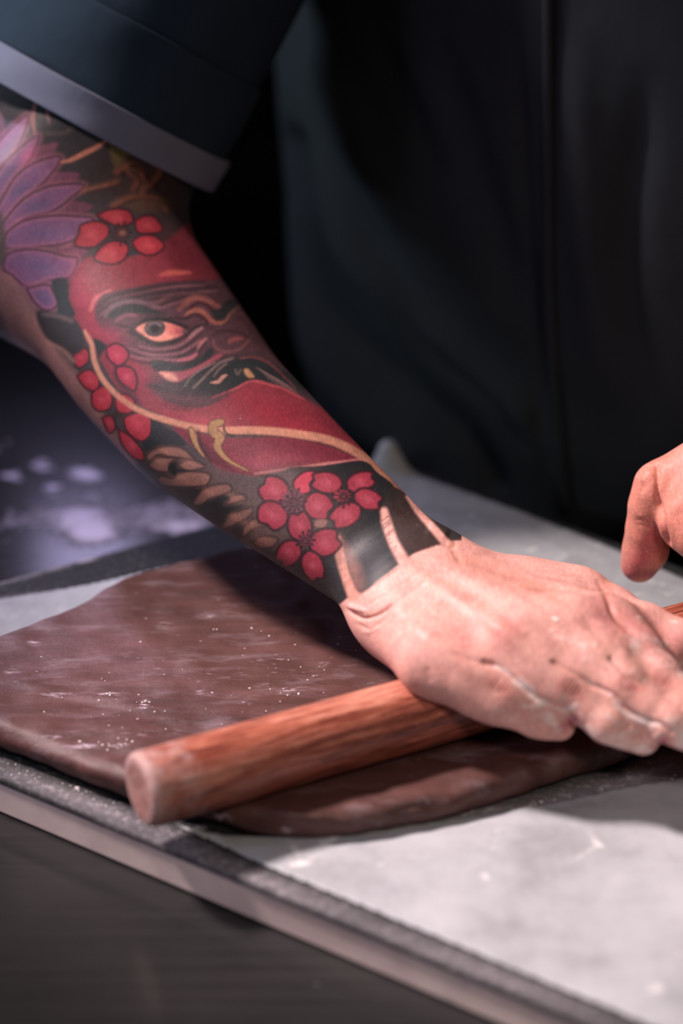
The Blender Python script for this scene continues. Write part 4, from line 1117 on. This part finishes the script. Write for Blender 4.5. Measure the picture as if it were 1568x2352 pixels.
dust(R5([(430, 1010), (445, 1014)]), 5, 1.0); dust(R5([(600, 1080), (620, 1120)]), 16, .95); dust(R5([(640, 380), (665, 385)]), 5, 1.2); dust(R5([(620, 470), (630, 468)]), 4, .9); dust(R5([(440, 385), (450, 382)]), 4, .6); dust(R5([(700, 430), (740, 450)]), 2.5, .7)
dust(R5([(860, 820), (960, 870), (1060, 930)]), 5, .8); dust(R5([(1080, 980), (1130, 1040), (1230, 1100), (1400, 1150)]), 10, .9); dust(R5([(820, 1180), (960, 1230), (1100, 1280), (1250, 1330)]), 16, .62)
dust(R5([(1200, 1180), (1300, 1250), (1250, 1320)]), 14, .6); dust(R5([(1500, 1130), (1568, 1250)]), 26, .8); dust(R5([(850, 1100), (1000, 1100), (1100, 1150)]), 22, .42); dust(R5([(700, 540), (900, 640), (1100, 760)]), 24, .36)
dust(R5([(1200, 560), (1400, 640), (1560, 760)]), 26, .46); dust(R5([(1250, 372), (1280, 366)]), 5, .7); dust(R5([(1470, 396), (1520, 402)]), 4, .8); dust(R5([(1300, 530), (1440, 560)]), 16, .5); dust(R5([(200, 1040), (340, 1100)]), 14, .4); dust(R5([(900, 1180), (1200, 1260), (1350, 1320)]), 30, .6); dust(R5([(540, 1080), (660, 1190)]), 22, .5); dust(R5([(1200, 1050), (1400, 1200)]), 26, .5); dust(R5([(560, 900), (700, 1000)]), 30, .32); dust(R5([(900, 640), (1300, 900)]), 40, .25)
rs = np.random.RandomState(3)
for _ in range(60):
    x, y = rs.uniform(150, 1300), rs.uniform(100, 900); dust(R5([(x, y), (x + 4, y + 2)]), rs.uniform(1.5, 3), rs.uniform(.4, .8))
for _ in range(40):
    t = rs.uniform(0, 1); x = 560 + 480 * t + rs.uniform(-80, 80); y = 900 + 380 * t + rs.uniform(-60, 60); dust([(x, y), (x + 1, y + 1)], 1.3, .32)
handR = (V, F, col, fl)

# ---- left hand holding the far end of the pin
fL = dict(i=[PZ(1670, 1120, .088), PZ(1722, 1235, .090), PZ(1720, 1325, .068), PZ(1712, 1372, .050)],
          m=[PZ(1765, 1140, .090), PZ(1815, 1250, .092), PZ(1806, 1330, .066), PZ(1800, 1375, .046)],
          r=[PZ(1858, 1160, .088), PZ(1900, 1262, .088), PZ(1886, 1335, .062), PZ(1880, 1372, .044)],
          p=[PZ(1945, 1180, .082), PZ(1980, 1265, .080), PZ(1968, 1325, .058), PZ(1962, 1355, .044)])
fingersL = [finger(fL[k], RD[k]) for k in 'imrp']
WL = PZ(1810, 960, .118)
thumbL = [Cap(PZ(1700, 1030, .098), PZ(1518, 1122, .078), .0165, .0125), Cap(PZ(1518, 1122, .078), PZ(1494, 1165, .068), .0120, .0096), Cap(PZ(1494, 1165, .068), PZ(1487, 1215, .056), .0096, .0094),
          Cap(PZ(1487, 1215, .056), PZ(1482, 1262, .044), .0094, .0100), Cap(PZ(1482, 1262, .044), PZ(1468, 1296, .036), .0100, .0088)]
palmL = [Cap(WL, fL[k][0], .020, .013) for k in 'imrp'] + [Cap(PZ(1640, 1100, .084), PZ(1606, 1190, .070), .0180, .0165), Cap(PZ(1606, 1190, .070), PZ(1625, 1225, .066), .0165, .013)]
EL = np.array([.43, 1.22, .20])
armL = [Cap(WL, WL + (EL - WL) * .25, .027, .034), Cap(WL + (EL - WL) * .25, EL, .034, .045)]
def f_left(P):
    CUT[0] = .03
    c = (P.max(0) + P.min(0)) / 2; r = np.linalg.norm(P.max(0) - P.min(0)) / 2
    d = None
    for f in fingersL:
        v = union(f, P, c, r, .0035)
        if v is not None: d = v if d is None else smin(d, v, .002)
    pm = union(palmL, P, c, r, .012)
    if pm is not None: d = pm if d is None else smin(d, pm, .006)
    t = union(thumbL, P, c, r, .005)
    if t is not None: d = t if d is None else smin(d, t, .0035)
    a = union(armL, P, c, r, .02)
    if a is not None: d = a if d is None else smin(d, a, .015)
    return d if d is not None else np.full(len(P), .3)
P0 = np.vstack([[fL[k][3] for k in 'imrp'], [thumbL[-1].b], [WL, EL]])
VL, FLc = nets(f_left, P0.min(0) - .05, P0.max(0) + .06, .0011)
NL = normals(VL, FLc)
R6 = lambda L: [(1268 + .2551 * x, 950 + .2551 * y) for x, y in L]
VL = relief(VL, NL, [(R6([(940, 480), (945, 600), (950, 750), (1000, 1000), (1040, 1180)]), 6, -2.0, 1), (R6([(800, 640), (850, 560), (900, 520)]), 10, 1.0), (R6([(820, 600), (800, 720)]), 7, -.9),
        (R6([(740, 960), (830, 960), (920, 1010)]), 4, -.6), (R6([(760, 1000), (850, 1010)]), 4, -.5), (R6([(880, 1050), (900, 1060)]), 9, .8), (R6([(1080, 900), (1120, 1100)]), 5, -.4), (R6([(1130, 850), (1160, 1050)]), 5, -.4)])
X, Y, _ = topx(VL)
colL = np.tile(s2l((198, 132, 116)), (len(VL), 1)); fl = np.zeros(len(VL))
tint(colL, R6([(900, 1100), (850, 1250), (720, 1400)]), 26, (186, 92, 100), .7); tint(colL, R6([(650, 1470), (900, 1440)]), 12, (140, 56, 70), .6)
dust(R6([(690, 1380), (700, 1384)]), 4, .6); dust(R6([(840, 1240), (860, 1240)]), 4, .5)
flL = fl
# ---- shoulders and trunk under the clothes join the two arms
SH = PD(345, 75, 1.245); shR = np.array([-.02, 1.36, .42]); shL = np.array([.36, 1.22, .42]); mid = np.array([.16, 1.33, .40])
def f_trunk(P):
    CUT[0] = .10
    c = (P.max(0) + P.min(0)) / 2; r = np.linalg.norm(P.max(0) - P.min(0)) / 2
    d = union([Cap(E1 + (E2 - E1) * .5, shR, .044, .052), Cap(shR, mid, .055, .07), Cap(mid, shL, .07, .055), Cap(shL, EL, .052, .040), Cap(mid, (.13, 1.38, -.12), .10, .09)], P, c, r, .05)
    return d if d is not None else np.full(len(P), .3)
VT, FT = nets(f_trunk, (-.2, 1.0, -.3), (.55, 1.6, .6), .007)
Vb = np.vstack([handR[0], VL, VT]); n1 = len(handR[0]); n2 = n1 + len(VL)
Fb = np.vstack([handR[1], FLc + n1, FT + n2])
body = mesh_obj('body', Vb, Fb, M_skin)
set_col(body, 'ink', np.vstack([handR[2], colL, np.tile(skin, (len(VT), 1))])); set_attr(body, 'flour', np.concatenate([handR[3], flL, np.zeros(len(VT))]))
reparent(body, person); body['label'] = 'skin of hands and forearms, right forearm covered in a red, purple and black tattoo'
# ------------------------------------------------------------------ jacket
tdir = np.array([.72, -.694, 0]); tn = np.array([-.694, -.72, 0])   # across the chest, out of the chest
TC = np.array([.168, 1.322, 0])
LEAN = np.array([-.10, -.10, 1.0])
def f_jacket(P):
    z_ = P[:, 2]
    w = P - TC - np.outer(z_, LEAN * np.array([1, 1, 0]))
    a = .205 + .02 * np.cos(z_ * 5); b = .125 + .01 * np.sin(z_ * 6 + 1)
    x = (w @ tdir) / a; y = (w @ tn) / b
    d = ((np.abs(x) ** 2.3 + np.abs(y) ** 2.3) ** (1 / 2.3) - 1) * b
    d = np.maximum(d, np.maximum(z_ - .47, -.42 - z_))
    return d
VJ, FJ = nets(f_jacket, (-.25, .9, -.46), (.55, 1.75, .52), .004, 2.2)
NJ = normals(VJ, FJ)
folds = [([(655, 330), (690, 450), (720, 580), (770, 700), (850, 810), (950, 900), (1060, 1000), (1130, 1120)], 34, -16, 1), ([(640, 500), (680, 700), (760, 850), (850, 960), (940, 1040)], 46, 9, 1),
         ([(720, 400), (800, 560), (930, 700), (1060, 820), (1200, 960), (1260, 1060)], 40, 9), ([(800, 420), (900, 620), (1040, 760), (1180, 900)], 34, -5), ([(900, 640), (1000, 800), (1150, 930), (1230, 1050)], 26, -6),
         ([(700, 100), (800, 260), (880, 420), (960, 560)], 50, 7), ([(980, 60), (1060, 300), (1140, 560), (1200, 760)], 46, -7), ([(860, 60), (940, 260), (1010, 420)], 30, -4), ([(1180, 60), (1200, 400), (1225, 800), (1260, 1120)], 16, -4),
         ([(1330, 100), (1350, 500), (1380, 900)], 40, 4), ([(1480, 200), (1440, 600), (1500, 950)], 40, -6)]
VJ = relief(VJ, NJ, folds, -.05)
jacket = mesh_obj('jacket', VJ, FJ, M_jacket); reparent(jacket, person)
jacket['label'] = 'black twill jacket hanging in diagonal folds'
# front placket: narrow double strip laid on the cloth at the buttons
def onj(px, py, lift):
    r = ray(px, py); o = np.array([0, 0, CAM_H]); ts = np.linspace(1.0, 1.8, 1600)
    v = f_jacket(o + np.outer(ts, r)); i = int(np.argmax(v < 0)); return o + r * (ts[i] - lift)
rows = []
for y in np.linspace(-420, 1180, 70):
    cx = 1250 + 45 * max(0, (y - 500) / 700) ** 2
    rows.append([onj(cx - 6, y, -.004), onj(cx - 6, y, .003), onj(cx - 2, y, .0045), onj(cx + 14, y, .0045), onj(cx + 18, y, .003), onj(cx + 18, y, -.004)])
rows = np.array(rows); nr, nc = rows.shape[:2]; I = np.arange(nr * nc).reshape(nr, nc)
Fk = np.stack([I[:-1, :-1], I[1:, :-1], I[1:, 1:], I[:-1, 1:]], -1).reshape(-1, 4)
pk = mesh_obj('placket', rows.reshape(-1, 3), Fk, M_jacket); pk.modifiers.new('t', 'SOLIDIFY').thickness = .001
reparent(pk, jacket)
# sleeve tube on the right arm
def tube(name, axis, rad, mat, parent, thick=.002, wob=.0, n=120, lab=None, sx=1.0, seed=0, ends=None):
    axis = np.array(axis); T = np.gradient(axis, axis=0); T /= np.linalg.norm(T, axis=1)[:, None]
    vw = axis[0] - np.array([0, 0, CAM_H]); S = np.cross(T, vw); S /= np.linalg.norm(S, axis=1)[:, None]; D = np.cross(S, T)
    a = np.linspace(0, 2 * np.pi, n, endpoint=False)
    V = []
    for i in range(len(axis)):
        r = rad[i] * (1 + wob * (np.sin(2 * a + seed + i * .11) * .5 + np.sin(3 * a + i * .23 + seed * 2) * .4 + .2 * np.sin(7 * a + i * .4)))
        V.append(axis[i] + np.outer(np.cos(a) * r * sx, S[i]) + np.outer(np.sin(a) * r, D[i]))
    V = np.array(V); I = np.arange(len(axis) * n).reshape(len(axis), n); Jn = np.roll(I, -1, 1)
    F = np.stack([I[:-1], Jn[:-1], Jn[1:], I[1:]], -1).reshape(-1, 4)
    o = mesh_obj(name, V.reshape(-1, 3), F, mat)
    md = o.modifiers.new('thickness', 'SOLIDIFY'); md.thickness = thick; md.offset = 0
    bv = o.modifiers.new('soft', 'BEVEL'); bv.width = .0006; bv.segments = 2; bv.limit_method = 'ANGLE'
    reparent(o, parent)
    if lab: o['label'] = lab
    return o
S0 = PD(204, 283, 1.238); S1 = PD(204 + .46 * 560, 283 - .888 * 560, 1.222); S2 = np.array([-.01, 1.36, .43])
def axis_between(s0, s1, n):   # distance along sleeve in m
    U = (S1 - S0) / np.linalg.norm(S1 - S0)
    return [S0 + U * s for s in np.linspace(s0, s1, n)]
sleeve_axis = axis_between(.030, .185, 40)
slv = tube('sleeve', sleeve_axis, [.0655 + .00010 * i for i in range(40)], M_sleeve, jacket, .002, .012, lab='navy sleeve of the right arm', seed=1)
end = np.array(sleeve_axis[-1])
up2 = [end + (S2 - end) * t for t in np.linspace(-.22, 1, 30)]
tube('upper_sleeve', up2, [.0725 + .0006 * i for i in range(30)], M_jacket, jacket, .002, .012, seed=1)
tube('rolled_panel', axis_between(.010, .056, 16), [.0685] * 16, M_sleeve, jacket, .0028, .012, lab='dark blue rolled panel of the sleeve', seed=1)
tube('cuff_band', axis_between(-.001, .0165, 12), [.0708] * 12, M_cuff, jacket, .0032, .012, lab='light grey blue hem band of the rolled sleeve', seed=1)
# left sleeve, rolled to the elbow
LS = [WL + (EL - WL) * t for t in np.linspace(.45, 1.0, 20)]
tube('sleeve', LS, [.056 + .0006 * i for i in range(20)], M_jacket, jacket, .002, .02, seed=3, lab='rolled black sleeve of the left arm')
LU = [EL + (shL - EL) * t for t in np.linspace(-.1, 1.0, 24)]
tube('upper_sleeve', LU, [.062 + .0006 * i for i in range(24)], M_jacket, jacket, .002, .02, seed=4)

# ------------------------------------------------------------------ crumbs of flour lying about
rs = np.random.RandomState(21)
M_flour = mat_plain('flour', (224, 214, 216), (238, 232, 230), .95, 200)
def crumbs(name, spots, label):
    V = []; F = []
    base = [(0,0,1),(.9,0,.4),(.28,.85,.45),(-.72,.53,.4),(-.72,-.53,.45),(.28,-.85,.4),(.6,.5,0),(-.3,.8,0),(-.9,0,0),(-.3,-.8,0),(.6,-.5,0)]
    for p, r in spots:
        n = len(V); a = rs.uniform(0, 6.28); k = rs.uniform(.7, 1.5)
        for b in base:
            j = rs.uniform(.8, 1.2)
            x, y = b[0] * r * k * j, b[1] * r * j
            V.append((p[0] + x * math.cos(a) - y * math.sin(a), p[1] + x * math.sin(a) + y * math.cos(a), p[2] + b[2] * r * .7 * j))
        for i in range(5):
            q = 1 + i; q2 = 1 + (i + 1) % 5; w_ = 6 + i; w0 = 6 + (i - 1) % 5
            F += [(n, n + q, n + q2), (n + q, n + w_, n + q2), (n + q, n + w0, n + w_)]
    o = mesh_obj(name, V, F, M_flour)
    return tag(o, label, 'flour', kind='stuff')
sp = []
dg = bpy.context.evaluated_depsgraph_get()
for px, py, n, sx, sy, r in ((185, 1716, 14, 40, 8, .0007), (280, 1712, 7, 24, 5, .0005), (330, 1618, 9, 8, 16, .0006), (240, 1597, 6, 34, 6, .0005), (668, 1588, 5, 24, 6, .0006), (590, 1560, 26, 200, 70, .00035), (320, 1650, 30, 220, 60, .00035), (700, 1500, 24, 140, 60, .0004)):
    for _ in range(n):
        x, y = rs.normal(px, sx), rs.normal(py, sy)
        p = PZ(x, y, .0148)
        if bil(p[None, :2])[0] > -.01: continue
        hit = sc.ray_cast(dg, Vector((p[0], p[1], .03)), Vector((0, 0, -1)), distance=.05)
        if hit[0] and hit[4].name == 'chocolate_dough': sp.append((tuple(hit[1] - Vector((0, 0, .0001))), r * rs.uniform(.5, 1.3)))
for x in np.arange(0, 470, 9):
    y = 1752 + (x) * .405 + rs.normal(0, 9)
    p = PZ(x, y, 0); sp.append(((p[0], p[1], -.0001), rs.uniform(.0002, .0006)))
sp.append((tuple(PZ(178, 1811, 0)), .0011))
for _ in range(40):
    x = rs.uniform(1150, 1560); p = PZ(x, 1892 - (x - 1000) * .17 + rs.normal(0, 10), 0); sp.append(((p[0], p[1], -.0001), rs.uniform(.0003, .0008)))
crumbs('flour_crumbs', sp, 'white flour crumbs scattered over the chocolate dough and board')
